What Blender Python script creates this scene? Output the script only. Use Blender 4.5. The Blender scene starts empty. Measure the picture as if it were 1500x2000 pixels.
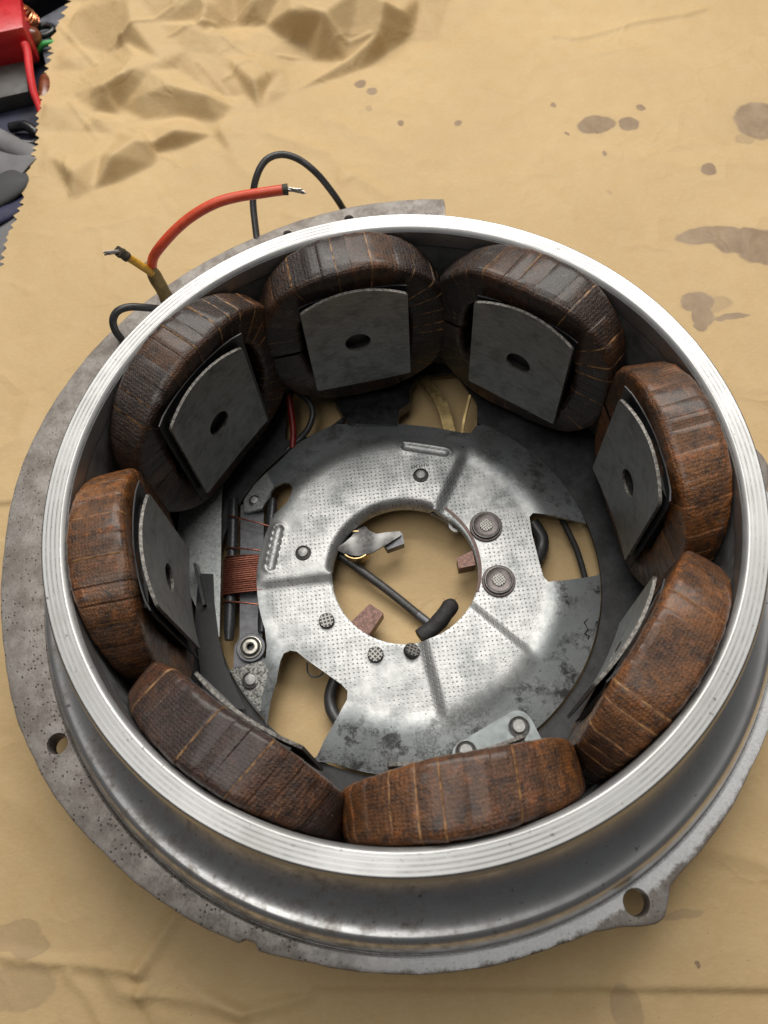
import bpy, bmesh, math, random
import numpy as np
from mathutils import Vector, Matrix
from mathutils.geometry import delaunay_2d_cdt

random.seed(7); np.random.seed(7)
S = 0.001            # everything below is written in millimetres
ZO = 75.0            # height of the rim's top face above the bench
scene = bpy.context.scene
COL = scene.collection
rad = math.radians

# ------------------------------------------------------------------ camera
cam_d = bpy.data.cameras.new("camera")
cam = bpy.data.objects.new("camera", cam_d); COL.objects.link(cam)
CR = ((0.99229895, -0.11247323, -0.05188997), (0.12386604, 0.90103039, 0.41569392), (0.0, 0.41892004, -0.90802313))
CL = Vector((-4.21465, -91.63024, 183.99571 + ZO)) * S
cam.matrix_world = Matrix((
    (CR[0][0], CR[1][0], -CR[2][0], CL.x),
    (CR[0][1], CR[1][1], -CR[2][1], CL.y),
    (CR[0][2], CR[1][2], -CR[2][2], CL.z), (0, 0, 0, 1)))
cam_d.sensor_width = 36; cam_d.lens = 28.8
cam_d.clip_start = 0.01; cam_d.clip_end = 20
cam_d.dof.use_dof = True; cam_d.dof.focus_distance = 0.245; cam_d.dof.aperture_fstop = 22.0
scene.camera = cam

# ------------------------------------------------------------------ world, lamps, exposure
world = bpy.data.worlds.new("World"); scene.world = world; world.use_nodes = True
bg = world.node_tree.nodes["Background"]
bg.inputs[0].default_value = (0.92, 0.96, 1.0, 1); bg.inputs[1].default_value = 0.055
def area(name, loc, target, sx, sy, power, color):
    d = bpy.data.lights.new(name, 'AREA'); d.shape = 'RECTANGLE'; d.size = sx; d.size_y = sy
    d.energy = power; d.color = color
    o = bpy.data.objects.new(name, d); COL.objects.link(o); o.location = loc
    o.rotation_euler = (Vector(target) - Vector(loc)).to_track_quat('-Z', 'Y').to_euler()
    return o
area("ceiling_lamp", (0.12, 0.78, 0.98), (0.0, 0.22, 0), 1.2, 0.42, 18.0, (1.0, 0.965, 0.91))
area("ceiling_lamp", (-0.12, 0.06, 1.15), (0.0, 0.0, 0), 1.1, 0.45, 6.3, (1.0, 0.975, 0.93))
scene.view_settings.view_transform = 'Standard'; scene.view_settings.look = 'None'
scene.view_settings.exposure = -0.08; scene.view_settings.gamma = 1.0

# ------------------------------------------------------------------ measured plan, millimetres from the stator axis
T = {
 'notch_oval': [(-41.1,25.1),(-38.6,26.7),(-35.8,29.1),(-34.3,31.8),(-33.7,34.6),(-34.8,36.9),(-36.8,37.8),(-40.1,36.7),(-41.2,35.1),(-41.7,32.8),(-43.5,30.8),(-44.7,28.8),(-49.9,28.8),(-51.2,29.5),(-51.2,34.2),(-47.3,39.5),(-42.9,43.6),(-38.4,47.2),(-33.9,51.4)],
 'notch_top': [(-16.4,59.5),(4.2,55.6),(17.1,52.1),(26.1,48.7),(29.1,48.5),(31.4,51.7)],
 'notch_right': [(61.2,10.2),(51.0,13.1),(44.1,14.8),(42.7,13.7),(42.4,7.5),(42.8,-0.9),(43.2,-7.4),(44.4,-9.3),(49.3,-9.4),(56.5,-8.7),(60.7,-8.0)],
 'notch_low': [(-34.7,-54.1),(-32.8,-52.8),(-30.1,-48.7),(-25.4,-42.8),(-22.2,-38.1),(-21.8,-35.5),(-23.5,-33.3),(-28.4,-28.9),(-33.3,-24.6),(-36.3,-21.5),(-38.3,-20.9),(-40.3,-21.6),(-41.5,-24.0),(-43.1,-29.7),(-45.5,-35.2),(-47.4,-42.3)],
 'tab_left': [(-58.1,-23.7),(-53.8,-23.4),(-47.4,-22.9),(-45.9,-22.1),(-45.4,-18.6),(-45.6,-15.0)],
 'L1': [(-47.4,3.5),(-22.8,3.0)],
 'L2': [(22.9,39.8),(12.6,22.3)],
 'L3': [(33.2,-32.9),(18.3,-15.7)],
 'L4': [(7.7,-45.6),(4.8,-22.2)],
 'slots': [(5.8,44.3),(18.6,40.2),(-39.0,19.5),(-42.4,6.9)],
 'rivets': [(9.5,32.7),(-31.7,10.1)],
 'rivets2': [(-47.2,32.9)],
 'rivets3': [(-51.3,-28.0)],
 'rivets4': [(27.2,-52.2),(10.8,-57.3)],
 'screws': [(-26.2,-13.1),(-12.2,-25.7),(-1.2,-26.1)],
 'stepped': [(28.1,12.0),(29.0,-7.0)],
 'eyelet': [(-50.8,-17.8)],
 'bracket': [(6.7,-57.8),(7.2,-56.0),(8.9,-54.7),(26.1,-47.6),(27.9,-47.5),(29.7,-48.3),(31.2,-50.4),(32.1,-53.5),(33.3,-57.4),(31.9,-64.4),(5.9,-62.7)],
 'graysheet': [(-57.9,43.9),(-58.7,30.3),(-59.4,11.7),(-60.6,-13.0),(-64.3,-12.5),(-68.2,-1.3),(-74.8,13.8),(-72.9,32.2),(-67.6,39.3)],
 'darksheet': [(-66.6,8.9),(-61.9,8.1),(-61.8,-1.4),(-60.7,-13.4),(-58.9,-22.7),(-53.1,-36.9),(-65.5,-35.3),(-68.2,-8.3)],
 'slotpiece': [(-66.8,11.0),(-64.5,-2.7)],
 'former': [(-52.3,33.0),(-44.5,31.9),(-45.5,12.3),(-47.4,-15.4),(-47.2,-22.0),(-56.9,-23.3),(-56.2,-16.3),(-54.5,-13.7)],
 'rod1': [(-54.5,34.8),(-56.1,7.9),(-57.7,-14.4)],
 'rod2': [(-41.1,32.9),(-44.2,9.9),(-47.1,-13.2)],
 'winding': [(-58.3,12.3),(-59.2,-0.2)],
 'loosewires': [(-56.1,27.9),(-42.6,22.3),(-57.0,16.5),(-45.4,13.7),(-57.4,13.3),(-45.5,12.2),(-58.6,-2.0),(-46.4,-4.8)],
 'floorW1': [(-36.0,56.7),(-34.4,69.3),(-31.1,77.6),(-17.2,75.1),(-14.4,68.5),(-14.1,63.7),(-17.5,61.2),(-24.2,57.1)],
 'floorW2': [(3.9,55.6),(7.6,63.2),(9.8,69.4),(13.9,76.5),(27.9,76.0),(33.7,62.6),(31.5,49.1),(18.7,50.9)],
 'darktab': [(-17.0,68.1),(10.2,68.9),(9.4,62.5),(5.4,60.4),(4.1,54.4),(-12.3,57.4),(-14.7,61.4)],
 'redwire_in': [(-32.7,71.1,-60),(-32.4,65.9,-62),(-32.3,58.6,-64),(-33.2,52.6,-66)],
 'blackwire_in': [(-29.5,71.7,-60),(-26.2,68.6,-61),(-24.7,63.7,-62),(-26.8,58.9,-64),(-30.6,55.8,-66),(-35.5,52.5,-67)],
 'brassA': [(15.5,74.2,-64),(18.8,67.2,-64),(21.1,59.6,-64.5),(22.2,49.9,-66)],
 'brassB': [(30.8,62.0,-62),(29.0,57.5,-63),(27.3,53.1,-64),(26.2,49.3,-66)],
 'band': [(13.3,22.7,-63),(17.5,18.8,-63),(21.4,12.9,-63),(23.6,6.5,-63),(24.1,0.2,-63),(23.4,-5.0,-63),(21.8,-9.6,-63)],
 'terminal': [(11.6,21.5,-65),(15.5,18.6,-65),(19.1,15.2,-65)],
 'brush1': [(17.2,2.9,-63),(22.6,4.9,-63),(22.8,-0.2,-63),(17.3,-0.7,-63)],
 'brush2': [(-19.0,-14.1,-63),(-12.3,-8.7,-63),(-8.3,-12.3,-63),(-14.4,-19.7,-63)],
 'lever': [(-21.5,11.2,-63),(-18.4,13.1,-63),(-15.9,15.3,-63),(-13.7,18.2,-63),(-10.9,18.6,-63),(-9.7,16.0,-63),(-7.5,14.2,-63),(0.2,15.0,-63),(0.7,13.5,-63),(-4.4,10.5,-63),(-9.5,8.5,-63),(-14.2,8.5,-63),(-18.8,9.5,-63)],
 'leverblock': [(-5.9,11.9,-66),(0.9,14.7,-66),(1.1,10.6,-66),(-4.7,9.2,-66)],
 'brassring': [(-15.1,10.2,-66)],
 'rodc': [(-21.9,12.3,-68),(-16.5,7.4,-69),(-5.8,-3.0,-70),(3.4,-12.7,-71)],
 'rodend': [(2.4,-11.7,-71),(5.7,-15.2,-71)],
 'sleeve': [(2.1,-20.8,-66),(7.4,-17.6,-66),(11.5,-13.7,-65.5),(14.6,-10.2,-65.5)],
 'w4loop': [(-33.8,-24.4,-66),(-33.9,-26.9,-67),(-32.6,-28.7,-67),(-30.2,-28.7,-67),(-28.4,-27.2,-66)],
 'w4cable': [(-25.6,-29.8,-68),(-27.7,-34.2,-69),(-27.8,-38.9,-69),(-25.7,-43.6,-68)],
 'w5thin': [(54.3,15.1,-69),(55.5,10.3,-69),(57.0,3.6,-69),(57.5,-1.9,-69),(57.7,-7.3,-69)],
 'w5thick': [(44.5,14.1,-68),(46.6,8.7,-69),(45.6,4.2,-69),(42.9,0.5,-68)],
 'scribble': [(53.2,-23.1),(54.4,-22.1),(53.6,-24.3),(54.0,-25.3),(52.7,-26.5),(53.9,-27.3),(53.4,-28.2)],
 'blackloop': [(-37.6,124.4,-44),(-37.8,129.9,-42),(-37.3,140.0,-36),(-34.6,144.5,-30),(-30.4,148.6,-27),(-24.7,150.4,-27),(-18.7,149.0,-29),(-13.0,145.3,-33),(-8.4,142.6,-40),(-5.7,141.4,-46),(-3.9,141.6,-52)],
 'blackloop2': [(-71.2,95.5,-36),(-75.3,95.2,-34),(-80.4,94.6,-32),(-84.2,93.4,-32),(-86.4,91.7,-34),(-86.7,89.8,-37),(-86.0,89.1,-41)],
 'sleeve_y': [(-68.2,99.1,-40),(-69.0,99.7,-32),(-70.0,101.1,-25),(-70.1,101.0,-21)],
 'yellow': [(-69.9,99.7,-23),(-71.4,98.8,-19),(-73.7,98.6,-15),(-75.7,98.5,-12)],
 'heatshrink': [(-74.5,98.4,-13.5),(-75.8,98.5,-11.5),(-76.6,98.1,-10)],
 'strandA': [(-76.4,97.8,-10),(-79.8,96.1,-8)],
 'red': [(-69.7,101.2,-22),(-67.5,100.5,-17),(-63.5,100.1,-12),(-57.5,102.3,-8),(-51.0,104.4,-5),(-44.1,105.7,-3),(-35.9,106.3,-2),(-27.8,105.6,-1),(-21.8,105.7,-1)],
 'redcuff': [(-22.8,105.6,-1),(-21.2,105.6,-1)],
 'strandB': [(-21.5,105.6,-1),(-18.7,104.9,-1),(-16.5,104.5,-2)],
 'flangeholes': [(-101.1,-44.6,-42),(45.5,-100.7,-42),(-26.4,127.6,-42),(-3.7,131.2,-42)],
 'ground': -74.0,
 'edge': [(-119.3,396.1),(-121.3,361.1),(-123.3,328.3),(-125.4,316.8),(-127.8,304.5),(-130.6,294.8),(-134.0,288.1),(-135.7,274.9),(-137.7,261.2),(-138.4,245.7),(-137.6,229.1),(-140.1,217.7),(-142.1,203.5),(-144.0,193.9),(-146.0,187.4),(-148.6,173.5),(-150.3,160.7),(-155.8,135.0),(-160.6,101.3),(-164.9,70.4)],
 'crumple': [(-117.2,310.6,8.399999999999999),(-122.0,300.8,8.399999999999999),(-125.0,293.0,7.0),(-128.5,282.8,5.6),(-131.8,271.1,4.199999999999999),(-132.2,258.2,4.199999999999999),(-134.9,249.2,4.199999999999999),(-136.1,232.6,2.8),(-136.8,212.7,2.0999999999999996),(-139.7,200.4,0.7),(-142.7,193.3,0.0),(-150.7,165.1,0.0),(-91.8,300.3,21.0),(-92.1,292.1,19.599999999999998),(-90.7,277.0,18.2),(-94.1,272.7,11.2),(-105.0,274.0,7.0),(-125.3,286.5,5.6),(-119.1,299.6,11.2),(-114.7,318.0,12.6),(-125.2,274.4,7.0),(-104.9,245.8,12.6),(-92.2,252.0,14.0),(-121.9,251.5,4.199999999999999),(-110.7,239.5,3.5),(-101.7,238.9,1.4),(-99.6,242.4,1.4),(-78.7,257.3,12.6),(-67.8,261.8,12.6),(-64.3,272.4,16.799999999999997),(-62.8,278.7,14.0),(-55.8,282.5,19.599999999999998),(-58.6,286.9,21.0),(-79.0,278.9,15.399999999999999),(-61.4,270.5,15.399999999999999),(-51.3,260.0,8.75),(-72.3,254.6,8.399999999999999),(-51.1,239.4,2.8),(-61.0,243.9,6.3),(-42.2,268.1,8.75),(-74.8,241.9,11.2),(-59.6,234.7,10.5),(-86.4,241.4,8.399999999999999),(-99.4,233.1,1.4),(-88.5,233.2,1.4),(-73.3,232.3,1.4),(-56.2,226.2,1.4),(-48.2,229.2,2.8),(-49.0,233.1,3.5),(-38.0,241.2,8.399999999999999),(-32.0,240.3,2.8),(-42.4,240.6,2.8),(-33.9,240.9,1.4),(-36.7,231.3,0.7),(-36.4,218.4,0.0),(-26.3,253.7,2.8),(-34.1,261.9,6.25),(-118.9,201.5,7.0),(-101.0,205.2,9.799999999999999),(-91.1,213.6,9.1),(-84.6,215.2,4.8999999999999995),(-122.2,199.4,0.0),(-111.6,196.2,0.0),(-99.1,199.7,0.0),(-85.4,207.0,0.0),(-84.7,214.1,0.42),(-108.8,215.1,3.5),(-100.1,227.1,2.0999999999999996),(-104.4,226.3,2.0999999999999996),(-85.2,213.2,6.3),(-74.0,218.2,7.0),(-55.5,219.6,2.8),(-71.7,215.3,0.0),(-58.8,220.1,0.0),(-88.4,230.1,1.68),(-66.9,229.7,1.4),(-130.0,215.8,3.5),(-107.9,213.9,3.08),(-109.8,233.7,5.6),(-131.6,244.4,6.3),(-102.4,223.8,1.4),(-118.2,229.4,2.8),(-51.0,285.8,16.25),(-43.7,296.4,17.5),(-34.4,284.3,16.25),(-18.4,274.5,16.25),(-3.5,268.0,17.5),(25.1,270.7,18.75),(15.4,280.8,20.0),(-17.1,291.2,17.5),(-44.2,280.4,7.5),(-30.8,277.9,7.5),(-14.2,269.3,1.875),(4.2,256.5,1.1199999999999999),(7.1,254.3,5.0),(21.4,260.9,11.25),(33.7,272.0,11.25),(22.9,259.6,0.0),(32.6,265.7,0.0),(37.5,272.2,2.5),(42.0,284.7,7.5),(52.6,295.3,6.25),(55.9,285.9,1.5),(48.1,263.1,0.375),(69.4,298.9,1.875),(71.1,279.9,0.0),(97.8,300.0,0.0),(-20.6,270.3,3.75),(-23.2,240.7,0.0),(10.8,250.6,0.0),(33.3,253.0,0.0),(-130.0,190.9,0.0),(-120.2,190.9,0.0),(-78.3,177.1,0.0),(-46.8,199.7,0.0),(-15.1,202.9,0.0),(-10.6,260.2,0.7),(-22.1,255.7,0.7),(-115.3,266.2,5.6),(-113.1,251.1,7.0),(-88.1,247.7,9.799999999999999),(-83.2,251.9,11.899999999999999),(-54.2,248.4,7.0),(-132.3,321.5,12.6),(-131.3,313.3,8.399999999999999),(-135.3,303.4,8.399999999999999),(-140.1,295.8,7.0),(-143.4,285.6,5.6),(-146.6,273.8,4.199999999999999),(-146.8,260.8,4.199999999999999)],
 'creases': [([(-128.1,-95.1),(-114.4,-98.4),(-97.4,-101.3),(-87.5,-103.6)],1.3299999999999998,3),([(-87.5,-103.6),(-77.6,-90.8)],1.71,4),([(-97.4,-101.3),(-95.0,-105.3),(-92.6,-108.1),(-87.4,-109.4),(-84.6,-107.0),(-87.5,-103.6)],1.52,4),([(-87.4,-109.4),(-74.9,-111.5),(-59.2,-117.1)],1.3299999999999998,3),([(-74.8,-108.0),(-59.2,-117.1),(-41.5,-114.6)],1.3299999999999998,3),([(-107.8,-102.4),(-101.8,-108.1),(-97.5,-115.4)],0.95,2.5),([(-87.4,-109.6),(-81.2,-117.1)],0.95,2.5),([(-92.0,-82.2),(-87.7,-83.7),(-86.0,-80.7)],0.76,3),([(-35.7,232.0),(-34.3,218.0),(-31.3,214.5),(-7.1,198.6),(-3.0,186.5)],1.08,6),([(-3.4,182.4),(1.5,185.1),(12.8,171.4)],0.96,5),([(-52.8,207.9),(-43.9,193.5)],0.6,4),([(-8.2,222.5),(6.7,210.9),(20.9,196.7)],0.6,7),([(-84.5,194.7),(-77.2,178.3)],0.3,2.5),([(100.9,257.0),(112.0,253.1),(142.3,260.0),(164.0,260.3),(171.7,261.8)],1.08,3),([(-29.3,169.0),(-12.7,160.6),(-0.9,150.3)],0.48,4),([(111.9,180.6),(136.8,167.3),(172.6,164.1)],0.48,10),([(107.0,229.6),(107.6,181.3)],0.42,8),([(113.5,65.3),(138.6,54.9)],0.6,10),([(36.9,282.0),(33.2,271.5),(33.8,256.9)],0.6,6),([(64.3,-88.3),(78.3,-91.3),(91.3,-96.8)],0.95,6),([(-142.2,71.6),(-134.8,74.9),(-132.0,90.2)],0.84,6),([(39.5,-119.2),(49.0,-126.3),(51.7,-137.1)],0.76,6),([(-128.5,-52.8),(-112.0,-66.5),(-108.5,-75.3)],0.76,8),([(-129.3,297.8),(-110.2,267.4),(-97.3,276.1)],0.8999999999999999,1.5),([(-97.3,276.1),(-82.5,279.6),(-71.0,284.3),(-68.5,302.3)],0.8999999999999999,1.5),([(-68.5,302.3),(-66.1,304.5),(-59.9,318.0)],0.8999999999999999,1.5),([(-74.5,270.5),(-52.8,276.6)],0.8999999999999999,1.5),([(-97.3,276.1),(-90.3,261.8),(-101.2,244.5)],0.8999999999999999,1.5),([(-62.4,256.4),(-53.8,244.0),(-48.6,236.7)],0.8999999999999999,1.5),([(-51.5,247.5),(-38.9,256.6),(-32.1,248.0)],0.8999999999999999,1.5),([(-55.2,273.7),(-38.8,259.0)],0.8999999999999999,1.5),([(-122.2,246.7),(-109.3,223.0)],0.8999999999999999,1.5),([(-86.2,225.0),(-94.3,228.7),(-85.6,211.5)],0.8999999999999999,1.5),([(-122.3,213.4),(-121.4,194.7)],0.8999999999999999,1.5),([(-98.3,328.2),(-97.3,309.6),(-98.2,293.8)],0.8999999999999999,1.5),([(-83.8,325.4),(-68.4,304.1)],0.8999999999999999,1.5),([(-26.3,261.6),(-17.3,261.7)],0.8999999999999999,1.5),([(-14.0,276.2),(4.7,262.3),(16.4,261.2)],0.8999999999999999,1.5)],
 'lowcloth': [(-165.4,186.2),(-139.4,195.1),(-136.8,156.2),(-160.9,141.4)],
 'seam': [(-162.4,48.5),(-103.1,40.4)],
 'fold': [(-59.8,-110.3),(-41.4,-112.8),(14.2,-119.1),(108.6,-129.8)],
 'stains': [(107.56,197.7,8.3,5.26,0.8,0),(121.74,196.15,4.79,3.72,0.8,0),(175.54,187.92,10.21,11.03,1.0,0),(167.21,178.57,3.8,3.02,0.5,0),(137.22,130.03,12.35,4.25,0.9,0),(149.99,124.48,11.83,6.3,0.9,0),(160.49,118.82,13.67,8.3,1.0,0),(124.47,98.55,6.32,4.88,0.9,0),(124.54,91.69,4.18,4.32,0.7,0),(129.75,96.25,7.63,3.89,0.35,0),(134.72,89.63,6.8,1.44,0.6,0),(122.89,87.12,2.64,1.9,0.6,0),(147.37,164.02,3.33,3.48,0.6,0),(9.19,241.23,2.82,2.36,0.8,0),(14.04,235.93,2.1,2.0,0.8,0),(24.42,213.62,1.36,1.9,0.9,0),(48.81,209.0,1.79,1.89,0.9,0),(92.1,213.28,1.34,1.6,0.9,0),(128.77,204.79,1.76,1.59,0.8,0),(94.24,195.01,0.87,1.23,0.8,0),(-122.64,-89.31,5.71,2.92,0.55,0),(-125.47,-90.97,8.98,3.95,0.35,0),(-119.34,-94.25,5.95,2.61,0.3,0),(-121.54,-104.2,10.22,6.25,0.3,0),(42.89,-125.6,3.4,5.33,0.35,0),(45.84,-127.7,2.7,4.71,0.2,0),(64.38,-118.97,0.82,0.86,0.6,0),(107.37,180.12,1.07,1.49,0.6,0),(104.67,158.76,0.83,1.13,0.5,0),(63.99,-106.21,5.61,1.29,0.3,0),(11.26,225.07,1.84,1.95,0.3,0)],
 'redblock': [(-164.3,291.4,-52),(-139.1,278.7,-52),(-140.0,282.6,-56)],
 'rb_tr': [(-138.4,278.6,-52)],
 'rb_tl': [(-162.7,275.1,-52)],
 'rb_br': [(-143.3,294.7,-52)],
 'gb_r': [(-141.7,256.7,-68)],
 'gb_l': [(-164.1,253.9,-68)],
 'coil_a': [(-163.4,314.5,-60),(-155.5,309.2,-60),(-149.0,304.2,-60),(-143.7,298.7,-60),(-142.4,299.9,-64)],
 'redcloth': [(-140.4,275.9,-58),(-139.6,271.6,-60),(-138.9,262.0,-62),(-138.3,253.5,-66),(-137.1,248.7,-69),(-135.7,242.1,-72),(-133.2,233.0,-73)],
 'green': [(-141.5,284.9,-72),(-139.8,285.9,-69),(-137.0,286.9,-67),(-133.2,287.7,-67),(-129.7,289.1,-69),(-126.3,289.4,-72)],
 'bead1': [(-140.2,289.1,-64)],
 'bead2': [(-135.8,269.5,-71.2),(-135.2,258.1,-71.4)],
 'bigblack': [(-144.8,328.0,-66),(-136.8,322.5,-66),(-129.0,317.1,-66),(-138.3,305.4,-66)],
 'grayboard': [(-143.2,308.8,-71),(-123.6,321.8,-71),(-118.9,299.6,-71),(-134.8,273.3,-71)],
 'ringblack': [(-136.6,296.4,-68)],
 'cuffblack': [(-128.3,296.2,-70)],
 'clipA': [(-150.7,239.8,-72),(-143.2,238.6,-71),(-138.2,234.3,-72),(-135.9,236.6,-76)],
 'clipB': [(-149.0,232.3,-72),(-142.9,228.0,-72),(-138.4,230.2,-74)],
 'graysl1': [(-161.2,236.6,-70),(-152.8,231.2,-70.5),(-145.9,225.4,-71.5),(-140.4,221.6,-73.5),(-132.8,216.6,-77)],
 'graysl2': [(-163.5,225.8,-72),(-149.6,218.8,-73),(-139.9,211.9,-73)],
 'graysl3': [(-164.4,190.6,-71.8),(-154.1,199.3,-71.8),(-148.1,204.8,-72.3),(-144.6,210.3,-74.5),(-140.7,218.3,-79)],
 'navy': [(-158.3,184.5,-74),(-150.0,190.5,-74),(-142.6,198.1,-76)],
 'fibres': [(84.4,-102.4,-73.7),(84.7,-103.7,-73.7),(73.9,186.8,-73.7),(78.2,182.4,-73.7)],
}

# ------------------------------------------------------------------ material helpers
class NT:
    def __init__(s, name):
        s.m = bpy.data.materials.new(name); s.m.use_nodes = True
        s.t = s.m.node_tree; s.b = s.t.nodes["Principled BSDF"]
        s._c = None
    def n(s, typ, ins=None, **kw):
        nd = s.t.nodes.new(typ)
        for k, v in kw.items(): setattr(nd, k, v)
        for k, v in (ins or {}).items(): s.put(nd.inputs[k], v)
        return nd
    def put(s, sock, v):
        if isinstance(v, bpy.types.NodeSocket): s.t.links.new(v, sock)
        elif isinstance(v, (tuple, list)) and len(v) == 3 and sock.type == 'RGBA': sock.default_value = (*v, 1)
        else: sock.default_value = v
    @property
    def co(s):
        if s._c is None:
            tc = s.n('ShaderNodeTexCoord')
            s._c = s.n('ShaderNodeVectorMath', {0: tc.outputs['Object'], 3: 1000.0}, operation='SCALE').outputs[0]
        return s._c
    def math(s, op, a, b=0.0, c=0.0, clamp=False):
        return s.n('ShaderNodeMath', {0: a, 1: b, 2: c}, operation=op, use_clamp=clamp).outputs[0]
    def noise(s, scale, detail=4, rough=.6, vec=None, dist=0.0):
        return s.n('ShaderNodeTexNoise', {'Vector': vec or s.co, 'Scale': scale, 'Detail': detail, 'Roughness': rough, 'Distortion': dist}).outputs['Fac']
    def vor(s, scale, rnd=1.0, vec=None):
        return s.n('ShaderNodeTexVoronoi', {'Vector': vec or s.co, 'Scale': scale, 'Randomness': rnd}).outputs['Distance']
    def ramp(s, fac, lo, hi, a=0.0, b=1.0):
        return s.n('ShaderNodeMapRange', {0: fac, 1: lo, 2: hi, 3: a, 4: b}, clamp=True).outputs[0]
    def mix(s, fac, a, b, blend='MIX'):
        nd = s.n('ShaderNodeMix', data_type='RGBA', blend_type=blend)
        s.put(nd.inputs[0], fac); s.put(nd.inputs[6], a); s.put(nd.inputs[7], b)
        return nd.outputs[2]
    def scalexyz(s, v):
        return s.n('ShaderNodeVectorMath', {0: s.co, 1: v}, operation='MULTIPLY').outputs[0]
    def radius(s):
        sp = s.n('ShaderNodeSeparateXYZ', {0: s.co})
        q = s.math('ADD', s.math('MULTIPLY', sp.outputs[0], sp.outputs[0]), s.math('MULTIPLY', sp.outputs[1], sp.outputs[1]))
        return s.math('SQRT', q), sp
    def bump(s, h, strength=.3, dist=.2):
        s.put(s.b.inputs['Normal'], s.n('ShaderNodeBump', {'Height': h, 'Strength': strength, 'Distance': dist * S}).outputs[0])
    def out(s, color=None, rough=None, metal=None, coat=None, spec=None):
        if color is not None: s.put(s.b.inputs['Base Color'], color)
        if rough is not None: s.put(s.b.inputs['Roughness'], rough)
        if metal is not None: s.put(s.b.inputs['Metallic'], metal)
        if coat is not None: s.put(s.b.inputs['Coat Weight'], coat); s.put(s.b.inputs['Coat Roughness'], .22)
        if spec is not None: s.put(s.b.inputs['Specular IOR Level'], spec)
        return s.m

def simple(name, color, rough=.5, metal=0.0, var=.35, scale=.6, bump=.15, bscale=2.0, coat=None, spec=None):
    m = NT(name)
    f = m.noise(scale, 5)
    c = m.mix(m.ramp(f, .3, .7), tuple(x * (1 - var) for x in color), tuple(min(1, x * (1 + var * .6)) for x in color))
    m.bump(m.noise(bscale, 3), bump, .15)
    return m.out(c, m.ramp(m.noise(scale * 2, 3), .3, .7, max(.05, rough - .1), min(1, rough + .1)), metal, coat, spec)

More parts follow.
